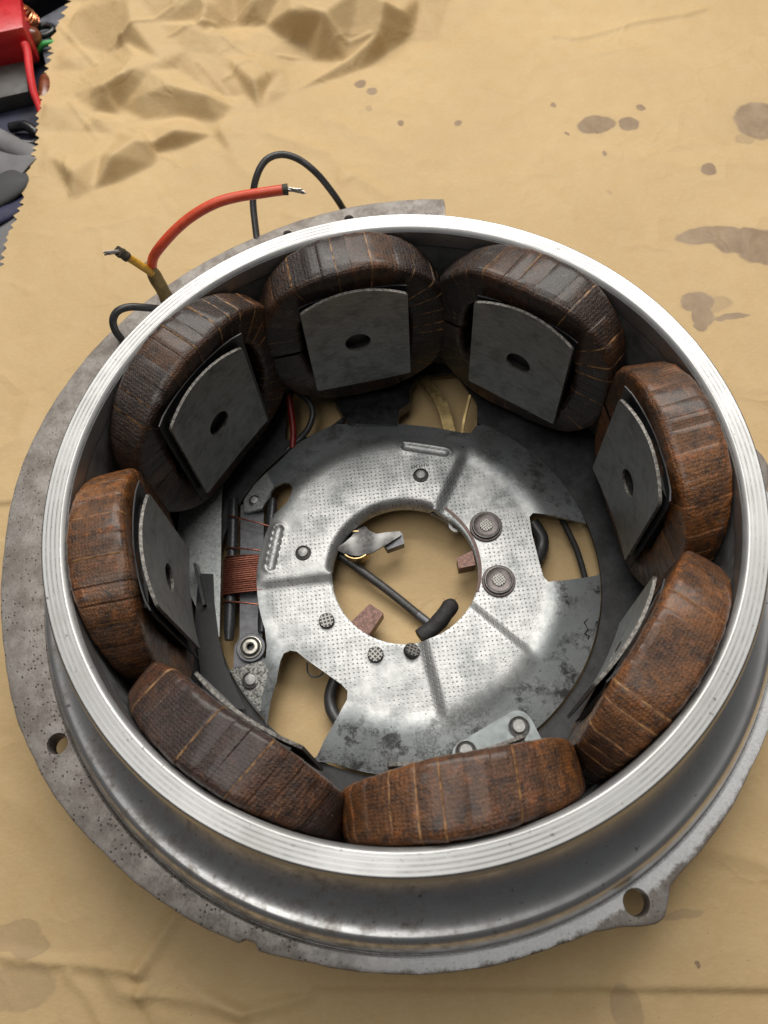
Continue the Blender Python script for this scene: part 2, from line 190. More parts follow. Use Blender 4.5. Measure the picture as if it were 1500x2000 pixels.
M = {}
def build_materials():
    # kraft paper with oil stains
    m = NT('kraft_paper')
    big = m.noise(.012, 4, .55); mid = m.noise(.12, 5, .65); fib = m.noise(1.0, 3, .7, vec=m.scalexyz((.5, 1.6, 1)))
    c = m.mix(m.ramp(big, .3, .7), (.475, .338, .172), (.555, .40, .208))
    c = m.mix(m.ramp(mid, .35, .75, 0, .35), c, (.45, .285, .115))
    c = m.mix(m.ramp(fib, .45, .75, 0, .28), c, (.63, .47, .26))
    speck = m.vor(.22)
    c = m.mix(m.ramp(speck, .025, .05, .55, 0), c, (.2, .12, .05))
    dvec = m.n('ShaderNodeVectorMath', {0: m.n('ShaderNodeTexNoise', {'Vector': m.co, 'Scale': .14, 'Detail': 3}).outputs['Color'], 1: (.5, .5, .5)}, operation='SUBTRACT').outputs[0]
    wv = m.n('ShaderNodeVectorMath', {0: m.co, 1: m.n('ShaderNodeVectorMath', {0: dvec, 3: 4.0}, operation='SCALE').outputs[0]}, operation='ADD').outputs[0]
    sp = m.n('ShaderNodeSeparateXYZ', {0: wv})
    tot = None
    for lo_, hi_, k_ in ((.6, 2, 1.08), (0, .6, .45)):
        qm = None
        for cx, cy, rx, ry, k, _ in T['stains']:
            if not lo_ <= k < hi_: continue
            dx = m.math('MULTIPLY', m.math('SUBTRACT', sp.outputs[0], cx), 1 / rx)
            dy = m.math('MULTIPLY', m.math('SUBTRACT', sp.outputs[1], cy), 1 / ry)
            q = m.math('ADD', m.math('MULTIPLY', dx, dx), m.math('MULTIPLY', dy, dy))
            qm = q if qm is None else m.math('SMOOTH_MIN', qm, q, .5)
        v = m.math('ADD', m.ramp(qm, .78, 1.15, k_ * .8, 0), m.math('MULTIPLY', m.ramp(qm, .55, .95, 0, k_ * .22), m.ramp(qm, .97, 1.06, 1, 0)))
        v = m.math('ADD', v, m.ramp(qm, 1.0, 1.9, .10 * k_, 0))
        tot = v if tot is None else m.math('MAXIMUM', tot, v)
    c2 = m.mix(tot, c, m.mix(m.ramp(mid, .35, .65), (.23, .155, .09), (.31, .22, .135)))
    cw = m.n('ShaderNodeVectorMath', {0: m.co, 1: m.n('ShaderNodeVectorMath', {0: m.n('ShaderNodeTexNoise', {'Vector': m.co, 'Scale': .03, 'Detail': 3}).outputs['Color'], 3: 26.0}, operation='SCALE').outputs[0]}, operation='ADD').outputs[0]
    ce = m.n('ShaderNodeTexVoronoi', {'Vector': cw, 'Scale': .021}, feature='DISTANCE_TO_EDGE').outputs['Distance']
    ce2 = m.n('ShaderNodeTexVoronoi', {'Vector': cw, 'Scale': .055}, feature='DISTANCE_TO_EDGE').outputs['Distance']
    crs = m.math('ADD', m.math('MULTIPLY', m.ramp(ce, 0, .07, 1.6, 0), m.ramp(m.noise(.03, 2), .42, .6)), m.math('MULTIPLY', m.ramp(ce2, 0, .09, .7, 0), m.ramp(m.noise(.025, 3), .5, .62)))
    hb = m.math('ADD', m.math('MULTIPLY', m.math('ADD', m.noise(.35, 5, .6), m.math('MULTIPLY', m.noise(.09, 4, .6), 2.2)), .7), m.math('MULTIPLY', fib, .15))
    hb = m.math('ADD', hb, crs)
    m.bump(hb, .42, .5)
    M['paper'] = m.out(c2, m.ramp(tot, 0, 1, .65, .5), 0, spec=.3)
    # machined rim
    m = NT('machined_aluminium')
    r, sp = m.radius()
    cmb = m.n('ShaderNodeCombineXYZ', {0: r, 1: 0.0, 2: 0.0}).outputs[0]
    ln = m.noise(4.0, 5, .75, vec=cmb)
    patch = m.noise(.06, 4, .6)
    brk = m.noise(.035, 4, .6)
    c = m.mix(m.ramp(ln, .25, .75), (.34, .34, .338), (.50, .50, .497))
    wob = m.math('MULTIPLY', m.noise(.02, 2), 1.6)
    l2 = m.math('SINE', m.math('ADD', m.math('MULTIPLY', r, 5.6), wob))
    l4 = m.math('SINE', m.math('ADD', m.math('MULTIPLY', r, 9.7), m.math('MULTIPLY', wob, 2.0)))
    c = m.mix(m.math('MULTIPLY', m.ramp(l2, .80, .97), m.ramp(m.math('ADD', brk, m.math('MULTIPLY', m.math('SUBTRACT', m.noise(.4, 4, .7), .5), .6)), .42, .6, .05, .9)), c, (.12, .115, .11))
    c = m.mix(m.math('MULTIPLY', m.ramp(l4, .75, .97), m.ramp(m.noise(.15, 4), .5, .62, 0, .45)), c, (.20, .19, .18))
    c = m.mix(m.math('MULTIPLY', m.ramp(l2, -.85, -.98), .5), c, (.66, .66, .65))
    c = m.mix(m.ramp(patch, .52, .72, 0, .6), c, (.36, .355, .34))
    c = m.mix(m.ramp(m.noise(.5, 4, .65), .66, .71, 0, .8), c, (.10, .09, .08))
    m.bump(m.math('ADD', m.math('MULTIPLY', l2, -.08), m.math('ADD', ln, m.math('MULTIPLY', m.noise(.5, 4), .8))), .07, .12)
    M['rim'] = m.out(c, m.ramp(m.math('ADD', ln, m.math('MULTIPLY', m.math('SUBTRACT', brk, .5), 1.2)), .3, .7, .42, .58), .95)
    # turned body
    m = NT('turned_aluminium')
    r, sp = m.radius()
    cmb = m.n('ShaderNodeCombineXYZ', {0: r, 1: sp.outputs[2], 2: 0.0}).outputs[0]
    ln = m.noise(3.0, 4, .7, vec=cmb)
    blot = m.noise(.085, 6, .68)
    c = m.mix(m.ramp(blot, .36, .66), (.56, .56, .56), (.72, .72, .72))
    ang = m.math('ARCTAN2', sp.outputs[1], sp.outputs[0])
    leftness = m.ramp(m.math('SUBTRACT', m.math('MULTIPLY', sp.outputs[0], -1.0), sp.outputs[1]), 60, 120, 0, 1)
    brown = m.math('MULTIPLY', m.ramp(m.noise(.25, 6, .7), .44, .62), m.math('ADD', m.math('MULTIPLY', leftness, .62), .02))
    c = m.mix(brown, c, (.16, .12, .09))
    c = m.mix(m.ramp(m.noise(.5, 4, .6), .66, .72, 0, .7), c, (.08, .07, .065))
    m.bump(m.math('ADD', m.math('MULTIPLY', ln, .5), m.noise(.9, 4)), .05, .12)
    M['body'] = m.out(c, m.ramp(blot, .35, .7, .40, .29), m.ramp(brown, 0, 1, .88, .45))
    # inner wall
    M['wall'] = simple('dull_grey_wall', (.24, .25, .25), .45, .6, var=.4, scale=.15, bump=.1)
    # flange, pitted and oxidised
    m = NT('pitted_flange')
    r, sp = m.radius()
    blot = m.noise(.12, 7, .75); fine = m.noise(1.5, 5, .7)
    c = m.mix(m.ramp(fine, .3, .7), (.255, .23, .208), (.46, .428, .40))
    ox = m.ramp(m.math('ADD', blot, m.math('MULTIPLY', m.math('SUBTRACT', fine, .5), .55)), .43, .60)
    c = m.mix(m.math('MULTIPLY', ox, .74), c, (.125, .10, .083))
    pat = m.noise(.035, 5, .65); c = m.mix(m.ramp(pat, .46, .66, 0, .6), c, (.15, .125, .10))
    pv = m.n('ShaderNodeTexVoronoi', {'Vector': m.co, 'Scale': .78, 'Randomness': .7}).outputs['Distance']
    lefty = m.ramp(m.math('SUBTRACT', m.math('MULTIPLY', sp.outputs[0], -1.0), sp.outputs[1]), 20, 90, .0, 1.0)
    pit = m.math('MULTIPLY', m.math('MULTIPLY', m.ramp(pv, .19, .30, 1, 0), lefty), m.ramp(m.noise(.09, 3), .36, .50))
    c = m.mix(m.math('MULTIPLY', pit, .85), c, (.06, .05, .045))
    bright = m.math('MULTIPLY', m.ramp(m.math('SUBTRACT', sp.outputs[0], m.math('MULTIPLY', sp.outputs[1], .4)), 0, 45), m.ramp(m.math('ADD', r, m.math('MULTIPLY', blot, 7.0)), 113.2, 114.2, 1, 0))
    c = m.mix(m.math('MULTIPLY', bright, .85), c, m.mix(m.ramp(fine, .3, .7), (.55, .56, .57), (.82, .83, .84)))  # bare metal near the groove, its bright reflection painted in as whitish colour
    edge = m.ramp(m.math('ADD', sp.outputs[2], m.math('MULTIPLY', fine, 1.5)), 32.6, 33.4, .55, 0)
    c = m.mix(edge, c, (.13, .11, .10))
    m.bump(m.math('SUBTRACT', m.math('ADD', m.math('MULTIPLY', fine, .6), m.math('MULTIPLY', blot, .4)), m.math('MULTIPLY', pit, 1.0)), .4, .3)
    M['flange'] = m.out(c, m.ramp(fine, .3, .7, .5, .68), m.math('SUBTRACT', m.math('SUBTRACT', .62, m.math('MULTIPLY', ox, .4)), m.math('MULTIPLY', bright, .42), clamp=True))
    # zinc plated brush plate with fine dimples
    m = NT('zinc_plate')
    r, sp = m.radius()
    blot = m.noise(.075, 6, .66); fine = m.noise(1.1, 5, .7)
    cell = m.n('ShaderNodeVectorMath', {0: m.co, 1: (.72, .72, 0)}, operation='MULTIPLY').outputs[0]
    dot = m.n('ShaderNodeTexVoronoi', {'Vector': cell, 'Scale': 1.0, 'Randomness': .13}, voronoi_dimensions='2D').outputs['Distance']
    dmask = m.math('MULTIPLY', m.ramp(r, 42.5, 45.5, 1, 0), m.ramp(m.noise(.055, 4), .40, .54, .05, 1))
    dots = m.math('MULTIPLY', m.ramp(dot, .10, .21, 1, 0), dmask)
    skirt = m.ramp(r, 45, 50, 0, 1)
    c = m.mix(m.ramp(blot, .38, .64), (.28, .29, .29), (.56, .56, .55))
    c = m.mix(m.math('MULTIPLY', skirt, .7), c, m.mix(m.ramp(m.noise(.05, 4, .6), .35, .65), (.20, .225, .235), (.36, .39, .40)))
    swp = m.noise(.5, 5, .75)
    c = m.mix(m.math('MULTIPLY', m.ramp(m.math('ADD', blot, m.math('MULTIPLY', m.math('SUBTRACT', swp, .5), .45)), .53, .66), .6), c, (.22, .225, .225))
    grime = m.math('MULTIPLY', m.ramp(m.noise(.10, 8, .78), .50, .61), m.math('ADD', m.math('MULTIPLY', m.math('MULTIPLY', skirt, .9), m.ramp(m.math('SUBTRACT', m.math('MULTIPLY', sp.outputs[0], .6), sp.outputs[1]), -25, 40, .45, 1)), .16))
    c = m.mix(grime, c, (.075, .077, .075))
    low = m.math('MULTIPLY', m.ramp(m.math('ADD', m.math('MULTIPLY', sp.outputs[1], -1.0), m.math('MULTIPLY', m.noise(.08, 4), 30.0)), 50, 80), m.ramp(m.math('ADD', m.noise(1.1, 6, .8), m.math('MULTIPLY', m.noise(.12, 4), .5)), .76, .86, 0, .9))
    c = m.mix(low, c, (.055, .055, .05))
    c = m.mix(m.ramp(m.noise(.7, 4, .6), .67, .71, 0, .85), c, (.05, .05, .045))
    scr = m.noise(.9, 3, .6, vec=m.scalexyz((.25, 3.0, 1)))
    c = m.mix(m.ramp(scr, .62, .70, 0, .3), c, (.30, .30, .30))
    c = m.mix(m.math('MULTIPLY', dots, m.ramp(m.noise(.35, 4, .7), .4, .6, .12, .85)), c, (.12, .115, .11))
    m.bump(m.math('SUBTRACT', m.math('MULTIPLY', fine, .35), m.math('MULTIPLY', dots, .9)), .4, .3)
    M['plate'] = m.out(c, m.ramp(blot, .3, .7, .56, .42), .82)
    # pole shoe steel
    m = NT('dark_ground_steel')
    st = m.noise(.9, 6, .75, vec=m.scalexyz((.35, .35, 2.4))); sm = m.noise(.16, 5, .7)
    c = m.mix(m.ramp(st, .3, .7), (.15, .155, .15), (.31, .315, .31))
    c = m.mix(m.ramp(sm, .5, .72, 0, .5), c, (.07, .073, .07))
    m.bump(st, .12, .1)
    M['shoe'] = m.out(c, m.ramp(sm, .3, .7, .38, .56), .75)
    m = NT('worn_steel_edge'); f = m.noise(1.2, 5, .7)
    c = m.mix(m.ramp(f, .42, .62), (.10, .09, .08), (.30, .285, .26)); m.bump(f, .5, .3)
    M['shoe_edge'] = m.out(c, .5, .5)
    # cloth tape, colour per object
    m = NT('varnished_cloth_tape')
    oi = m.n('ShaderNodeObjectInfo')
    tc = m.n('ShaderNodeTexCoord'); uv = tc.outputs['UV']
    weave = m.n('ShaderNodeTexWave', {'Vector': uv, 'Scale': .38, 'Distortion': 1.2, 'Detail': 1.0}, bands_direction='X').outputs['Fac']
    weave2 = m.n('ShaderNodeTexWave', {'Vector': uv, 'Scale': .38, 'Distortion': 1.2, 'Detail': 1.0}, bands_direction='Y').outputs['Fac']
    wv = m.math('MULTIPLY', weave, weave2)
    big = m.noise(.13, 5, .65); fine = m.noise(1.1, 4, .7)
    rub = m.noise(.24, 6, .72)
    c = m.mix(m.ramp(big, .35, .68), m.mix(.62, oi.outputs['Color'], (.012, .008, .007)), oi.outputs['Color'])
    c = m.mix(m.ramp(rub, .52, .70, 0, .6), c, m.mix(1.0, oi.outputs['Color'], (1.9, 1.5, 1.15), 'MULTIPLY'))
    wear = m.n('ShaderNodeAttribute', attribute_name='wear').outputs['Fac']
    wm = m.math('MULTIPLY', m.ramp(m.math('ADD', wear, m.math('SUBTRACT', m.noise(.35, 4, .7), .5)), .45, .95), m.ramp(m.noise(.05, 2), .40, .55))
    c = m.mix(m.math('MULTIPLY', wm, .75), c, m.mix(.5, m.mix(1.0, oi.outputs['Color'], (2.2, 1.7, 1.2), 'MULTIPLY'), (.20, .075, .018)))
    c = m.mix(m.ramp(fine, .4, .62, .42, 0), c, (.012, .009, .008))
    c = m.mix(m.ramp(m.noise(.33, 6, .72), .50, .62, 0, .72), c, (.016, .011, .010))
    c = m.mix(m.math('MULTIPLY', m.ramp(wv, .35, .1), .16), c, (.01, .008, .007))
    gl = m.noise(1.5, 2, .5); c = m.mix(m.ramp(gl, .66, .74, 0, .35), c, (.22, .17, .14))
    c = m.mix(m.ramp(m.noise(.22, 3), .64, .72, 0, .4), c, (.16, .15, .145))
    m.bump(m.math('ADD', m.math('MULTIPLY', wv, .27), m.math('ADD', m.math('MULTIPLY', fine, 1.3), m.math('MULTIPLY', rub, 1.2))), .8, .5)
    M['tape'] = m.out(c, m.ramp(rub, .3, .7, .55, .36), 0, coat=.3, spec=.42)
    m = NT('tape_edge_thread')
    oi = m.n('ShaderNodeObjectInfo')
    f = m.noise(.5, 3)
    c = m.mix(m.ramp(f, .4, .62), m.mix(.5, oi.outputs['Color'], (.02, .012, .008)), (.30, .155, .055))
    M['thread'] = m.out(c, .55, 0)
    M['threadtan'] = simple('tan_thread', (.26, .15, .06), .6)
    M['coilcore'] = simple('dark_varnish', (.02, .013, .01), .5)
    m = NT('sooty_black_paint'); f = m.noise(.12, 6, .7); g = m.noise(.9, 5, .7)
    c = m.mix(m.ramp(f, .4, .65), (.022, .022, .023), (.055, .055, .058)); c = m.mix(m.ramp(g, .6, .72, 0, .6), c, (.10, .10, .105)); m.bump(g, .3, .2)
    M['blackpaint'] = m.out(c, .6, .2)
    M['insul'] = simple('black_insulating_paper', (.02, .02, .022), .5, var=.4)
    M['insul_hi'] = simple('grey_insulating_sheet', (.06, .06, .065), .45)
    M['bracket'] = simple('gunmetal_bracket', (.13, .13, .14), .45, .75, var=.3)
    M['rod'] = simple('black_rod', (.045, .045, .05), .35, .3)
    M['darkrod'] = simple('dark_grey_rod', (.055, .053, .052), .42, .2)
    M['copper'] = simple('enamelled_copper', (.24, .085, .055), .32, .75, var=.3, scale=1.2)
    M['copper_bright'] = simple('bright_copper', (.75, .28, .14), .28, .9)
    m = NT('carbon_brush'); f = m.noise(.9, 5, .7)
    c = m.mix(m.ramp(f, .35, .7), (.075, .042, .034), (.22, .12, .095)); m.bump(f, .4, .3)
    M['brush'] = m.out(c, .42, .55)
    m = NT('galvanised_sheet'); f = m.noise(.7, 6, .72); g = m.noise(1.6, 4, .7)
    c = m.mix(m.ramp(f, .35, .6), (.36, .39, .39), (.55, .57, .56)); c = m.mix(m.ramp(g, .56, .66, 0, .8), c, (.12, .12, .115)); m.bump(g, .3, .2)
    M['galv'] = m.out(c, .5, .7)
    m = NT('mottled_tab'); f = m.noise(1.3, 6, .75); g = m.noise(.4, 4)
    c = m.mix(m.ramp(f, .42, .56), (.10, .10, .09), (.58, .58, .55)); m.bump(f, .4, .3)
    M['mottled'] = m.out(c, .5, .6)
    M['galvdark'] = simple('dull_zinc', (.26, .285, .285), .5, .6, var=.35, scale=.5)
    M['rivet'] = simple('grey_rivet', (.34, .34, .33), .45, .35, var=.4, scale=1.0)
    M['rivetdark'] = simple('dark_rivet_ring', (.055, .054, .052), .5, .4, var=.5, scale=1.5)
    M['stepped'] = simple('browned_steel', (.15, .13, .125), .42, .5, var=.35, scale=.8)
    M['steppedring'] = simple('browned_washer', (.10, .08, .075), .45, .6, var=.4, scale=.9)
    M['knurl'] = simple('knurl_ridge', (.30, .29, .27), .4, .5, var=.3, scale=1.5)
    M['pale'] = simple('pale_eyelet', (.55, .52, .46), .4, .6, var=.4, scale=1.0)
    M['brass'] = simple('aged_brass', (.34, .25, .11), .38, .8, var=.5, scale=.3)
    M['brassring'] = simple('brass_ring', (.62, .46, .22), .3, .9)
    M['lever'] = simple('worn_lever_steel', (.24, .235, .23), .4, .7, var=.5, scale=.35)
    M['band'] = simple('brown_spring_strip', (.085, .052, .045), .42, .5, var=.4, scale=.5)
    M['fuzzy'] = simple('black_cloth_sleeve', (.022, .021, .021), .7, var=.5, scale=1.0, bump=.8, bscale=1.6)
    M['wire_black'] = simple('black_wire_insulation', (.035, .035, .036), .42, var=.3, scale=.2)
    M['wire_red'] = simple('orange_red_wire_insulation', (.62, .075, .03), .42, var=.15, scale=.3)
    M['wire_red2'] = simple('dark_red_wire_insulation', (.22, .015, .012), .4)
    M['wire_yellow'] = simple('yellow_wire_insulation', (.62, .33, .03), .5, var=.4, scale=.5)
    M['sleeve_y'] = simple('grimy_yellow_sleeve', (.19, .125, .035), .55, var=.6, scale=.25, bump=.3)
    M['shrink'] = simple('dark_fabric_wrap', (.05, .04, .025), .7, bump=.6)
    M['strand'] = simple('tinned_strand', (.42, .39, .36), .4, .8, var=.3, scale=1.5)
    M['brown'] = simple('brown_varnish', (.10, .04, .02), .35)
    M['mat'] = simple('navy_bench_mat', (.012, .015, .035), .6, var=.5, scale=.08)
    M['redplastic'] = simple('red_plastic', (.50, .012, .018), .35, var=.2, scale=.1, bump=.05)
    M['greyblock'] = simple('dark_grey_block', (.055, .05, .045), .5, var=.3, scale=.15)
    M['redcloth'] = simple('red_cord', (.62, .02, .025), .6, var=.2, scale=.6, bump=.5)
    M['green'] = simple('green_wire_insulation', (.03, .30, .06), .4)
    M['bead'] = simple('brown_glazed_bead', (.17, .05, .02), .3, var=.4, scale=.15, coat=.15)
    M['black'] = simple('black_plastic', (.012, .012, .014), .3, var=.4, scale=.2)
    M['slate'] = simple('slate_grey_plastic', (.10, .105, .125), .4, var=.4, scale=.12)
    M['cloth'] = simple('grey_cloth', (.17, .165, .17), .75, var=.4, scale=.05, bump=.4)
    M['clothdark'] = simple('charcoal_cloth', (.05, .05, .052), .75, var=.4, scale=.07, bump=.4)
    M['navy'] = simple('navy_fabric', (.02, .02, .06), .7)
    M['fibre'] = simple('white_fibre', (.8, .8, .78), .6)
    M['ink'] = simple('black_marker', (.01, .01, .01), .6)

# ------------------------------------------------------------------ mesh helpers
def mesh_obj(name, verts, faces, mats, parent=None, mi=None, smooth=True, sharp=38, uv=None, attr=None):
    me = bpy.data.meshes.new(name)
    v = np.asarray(verts, float).copy(); v[:, 2] += ZO; v *= S
    me.from_pydata(v.tolist(), [], faces)
    for m in (mats if isinstance(mats, (list, tuple)) else [mats]): me.materials.append(M[m])
    if mi is not None: me.polygons.foreach_set('material_index', mi)
    if uv is not None:
        l = me.uv_layers.new(name='uv'); idx = np.empty(len(me.loops), int); me.loops.foreach_get('vertex_index', idx)
        l.data.foreach_set('uv', np.asarray(uv, float)[idx].ravel())
    if attr is not None:
        at = me.attributes.new('wear', 'FLOAT', 'POINT'); at.data.foreach_set('value', list(attr))
    if smooth:
        me.shade_smooth(); me.set_sharp_from_angle(angle=rad(sharp))
    me.update()
    o = bpy.data.objects.new(name, me); COL.objects.link(o)
    if parent: link(o, parent)
    return o
def link(o, parent):
    o.parent = parent; o.matrix_parent_inverse = parent.matrix_world.inverted()
def thing(o, label, cat, group=None):
    o['label'] = label; o['category'] = cat
    if group: o['group'] = group
    return o
def empty(name, loc):
    o = bpy.data.objects.new(name, None); COL.objects.link(o); o.empty_display_size = .02
    o.location = (loc[0] * S, loc[1] * S, (loc[2] + ZO) * S); bpy.context.view_layer.update()
    return o

def lathe(name, prof, mats, parent=None, segs=360, center=(0, 0, 0), rfun=None, closed=True, midx=None, axis=None, sharp=38):
    """prof: list of (r, z); closed loop, or an open solid profile starting and ending at r = 0"""
    n = len(prof); V = []; F = []; mi = []
    for i in range(segs):
        a = 2 * math.pi * i / segs; ca, sa = math.cos(a), math.sin(a)
        for j, (r, z) in enumerate(prof):
            rr = rfun(a, j, r) if rfun else r
            V.append((rr * ca, rr * sa, z))
    for i in range(segs):
        k = (i + 1) % segs
        for j in range(n if closed else n - 1):
            j2 = (j + 1) % n
            F.append((i * n + j, k * n + j, k * n + j2, i * n + j2)); mi.append(midx[j] if midx else 0)
    V = np.array(V)
    if axis is not None:
        q = Vector((0, 0, 1)).rotation_difference(Vector(axis)).to_matrix()
        V = V @ np.array(q).T
    V = V + np.array(center)
    return V, F, mi, mats, name, parent, sharp
def lathe_obj(*a, **k):
    V, F, mi, mats, name, parent, sharp = lathe(*a, **k)
    o = mesh_obj(name, V, F, mats, parent, mi, sharp=sharp)
    bm = bmesh.new(); bm.from_mesh(o.data); bmesh.ops.remove_doubles(bm, verts=bm.verts, dist=1e-7)
    bmesh.ops.recalc_face_normals(bm, faces=bm.faces); bm.to_mesh(o.data); bm.free()
    o.data.set_sharp_from_angle(angle=rad(sharp))
    return o

def catmull(P, n=8):
    P = [np.array(p, float) for p in P]
    if len(P) == 2: return [P[0] + (P[1] - P[0]) * t / n for t in range(n + 1)]
    P = [2 * P[0] - P[1]] + P + [2 * P[-1] - P[-2]]; out = []
    for i in range(1, len(P) - 2):
        a, b, c, d = P[i - 1:i + 3]
        for k in range(n):
            t = k / n
            out.append(.5 * ((2 * b) + (c - a) * t + (2 * a - 5 * b + 4 * c - d) * t * t + (3 * b - a - 3 * c + d) * t ** 3))
    out.append(P[-2]); return out
def sweep(path, radius, segs=14, cap=True, sect=None):
    """tube along path; radius number or f(t); sect: list of (a, b) for a non-round section"""
    path = [np.array(p, float) for p in path]; n = len(path); V = []; F = []
    up = None
    for i, p in enumerate(path):
        t = path[min(i + 1, n - 1)] - path[max(i - 1, 0)]; t /= (np.linalg.norm(t) + 1e-9)
        if up is None:
            up = np.array((0, 0, 1.)) if abs(t[2]) < .9 else np.array((1., 0, 0))
        s = np.cross(t, up); s /= np.linalg.norm(s); up = np.cross(s, t)
        r = radius(i / (n - 1)) if callable(radius) else radius
        if sect is None:
            for k in range(segs):
                a = 2 * math.pi * k / segs; V.append(p + (math.cos(a) * s + math.sin(a) * up) * r)
        else:
            for a, b in sect: V.append(p + (a * s + b * up) * r)
    m = segs if sect is None else len(sect)
    for i in range(n - 1):
        for k in range(m):
            k2 = (k + 1) % m; F.append((i * m + k, i * m + k2, (i + 1) * m + k2, (i + 1) * m + k))
    if cap:
        F.append(tuple(range(m - 1, -1, -1))); F.append(tuple((n - 1) * m + k for k in range(m)))
    return V, F
def tube(name, pts, radius, mat, parent=None, n=8, segs=14, sect=None):
    V, F = sweep(catmull(pts, n), radius, segs, sect=sect)
    return mesh_obj(name, V, F, mat, parent)
def strip_sect(w, t): return [(-w, -t), (w, -t), (w, t), (-w, t)]

def inside(poly, X, Y):
    P = np.array(poly); c = np.zeros(len(X), bool); j = len(P) - 1
    for i in range(len(P)):
        yi, yj, xi, xj = P[i, 1], P[j, 1], P[i, 0], P[j, 0]
        if yi != yj:
            c ^= ((yi > Y) != (yj > Y)) & (X < (xj - xi) * (Y - yi) / (yj - yi) + xi)
        j = i
    return c
def densify(poly, step):
    out = []
    for i in range(len(poly)):
        a = np.array(poly[i], float); b = np.array(poly[(i + 1) % len(poly)], float)
        k = max(1, int(round(np.linalg.norm(b - a) / step)))
        out += [tuple(a + (b - a) * t / k) for t in range(k)]
    return out
def rounded(poly, r, n=3):
    out = []; N = len(poly)
    for i in range(N):
        p = np.array(poly[i], float); a = np.array(poly[i - 1], float); b = np.array(poly[(i + 1) % N], float)
        da = np.linalg.norm(a - p); db = np.linalg.norm(b - p); q = min(r, da * .45, db * .45)
        s = p + (a - p) / da * q; e = p + (b - p) / db * q
        for t in range(n + 1):
            u = t / n; out.append(tuple((1 - u) ** 2 * s + 2 * u * (1 - u) * p + u * u * e))
    return out
def circle(cx, cy, r, n=32): return [(cx + r * math.cos(2 * math.pi * i / n), cy + r * math.sin(2 * math.pi * i / n)) for i in range(n)]
def sheet(name, outline, holes, step, thick, top, mat, parent=None, sharp=40, estep=None, wall=None):
    """sheet of real thickness cut to an outline with holes; top(x, y, depth) -> (x, y, z)"""
    estep = estep or step
    loops = [densify(outline, estep)] + [densify(h, estep) for h in holes]
    pts = []; edges = []
    for L in loops:
        s = len(pts); pts += L; edges += [(s + i, s + (i + 1) % len(L)) for i in range(len(L))]
    nb = len(pts); B = np.array(pts)
    lo = B.min(0); hi = B.max(0)
    gx, gy = np.meshgrid(np.arange(lo[0], hi[0], step), np.arange(lo[1], hi[1], step)); gx = gx.ravel(); gy = gy.ravel()
    ok = inside(outline, gx, gy)
    for h in holes: ok &= ~inside(h, gx, gy)
    G = np.stack([gx[ok], gy[ok]], 1)
    if len(G):
        d = np.full(len(G), 1e9)
        for i in range(0, nb, 200): d = np.minimum(d, np.min(np.hypot(G[:, None, 0] - B[None, i:i + 200, 0], G[:, None, 1] - B[None, i:i + 200, 1]), 1))
        G = G[d > step * .45]
    allp = [Vector(p) for p in pts] + [Vector(p) for p in G]
    v, e, f, *_ = delaunay_2d_cdt(allp, edges, [], 0, 1e-6)
    v = np.array([tuple(p) for p in v]); f = [tuple(t) for t in f]
    cen = np.array([v[list(t)].mean(0) for t in f])
    ok = inside(outline, cen[:, 0], cen[:, 1])
    for h in holes: ok &= ~inside(h, cen[:, 0], cen[:, 1])
    f = [t for t, k in zip(f, ok) if k]
    n = len(v)
    V = [top(x, y, 0.0) for x, y in v] + [top(x, y, thick) for x, y in v]
    from collections import Counter
    de = {}
    F = []
    for t in f:
        a, b, c = v[list(t)]
        if (b[0] - a[0]) * (c[1] - a[1]) - (b[1] - a[1]) * (c[0] - a[0]) < 0: t = t[::-1]
        F.append(t); F.append(tuple(n + k for k in t[::-1]))
        for i in range(3): de[(t[i], t[(i + 1) % 3])] = 1
    for (a, b) in de:
        if (b, a) not in de: F.append((b, a, n + a, n + b))
    mi = None
    if wall: mi = [1 if len(q) == 4 else 0 for q in F]; mat = [mat, wall]
    o = mesh_obj(name, V, F, mat, parent, mi, sharp=sharp)
    bm = bmesh.new(); bm.from_mesh(o.data)
    lone = [q for q in bm.verts if not q.link_faces]
    bmesh.ops.delete(bm, geom=lone, context='VERTS'); bm.to_mesh(o.data); bm.free()
    o.data.set_sharp_from_angle(angle=rad(sharp))
    return o
def flat(z, t=1.0): return lambda x, y, d: (x, y, z - d)
def box(name, c, size, mat, parent=None, rot=0.0, bev=.4, tilt=None):
    bm = bmesh.new(); bmesh.ops.create_cube(bm, size=1)
    bmesh.ops.scale(bm, vec=size, verts=bm.verts)
    if bev: bmesh.ops.bevel(bm, geom=bm.edges[:], offset=bev, segments=2, affect='EDGES', profile=.6)
    R = Matrix.Rotation(rot, 3, 'Z')
    if tilt: R = R @ Matrix.Rotation(tilt, 3, 'X')
    V = [tuple(R @ q.co + Vector(c)) for q in bm.verts]; bm.verts.index_update()
    F = [tuple(q.index for q in f.verts) for f in bm.faces]; bm.free()
    return mesh_obj(name, V, F, mat, parent, sharp=45)
def jitter(o, amp, freq=.2):
    from mathutils import noise
    for v in o.data.vertices:
        v.co += Vector(noise.noise_vector(v.co * 1000 * freq)) * amp * S
    o.data.update()

build_materials()
G = T['ground']

# ------------------------------------------------------------------ bench and paper
o = mesh_obj('workbench', [(-700, -600, -75), (700, -600, -75), (700, 900, -75), (-700, 900, -75), (-700, -600, -95), (700, -600, -95), (700, 900, -95), (-700, 900, -95)],
             [(0, 1, 2, 3), (7, 6, 5, 4), (0, 4, 5, 1), (1, 5, 6, 2), (2, 6, 7, 3), (3, 7, 4, 0)], 'mat', smooth=False)
o['kind'] = 'structure'; o['label'] = 'dark navy bench mat under the kraft paper'

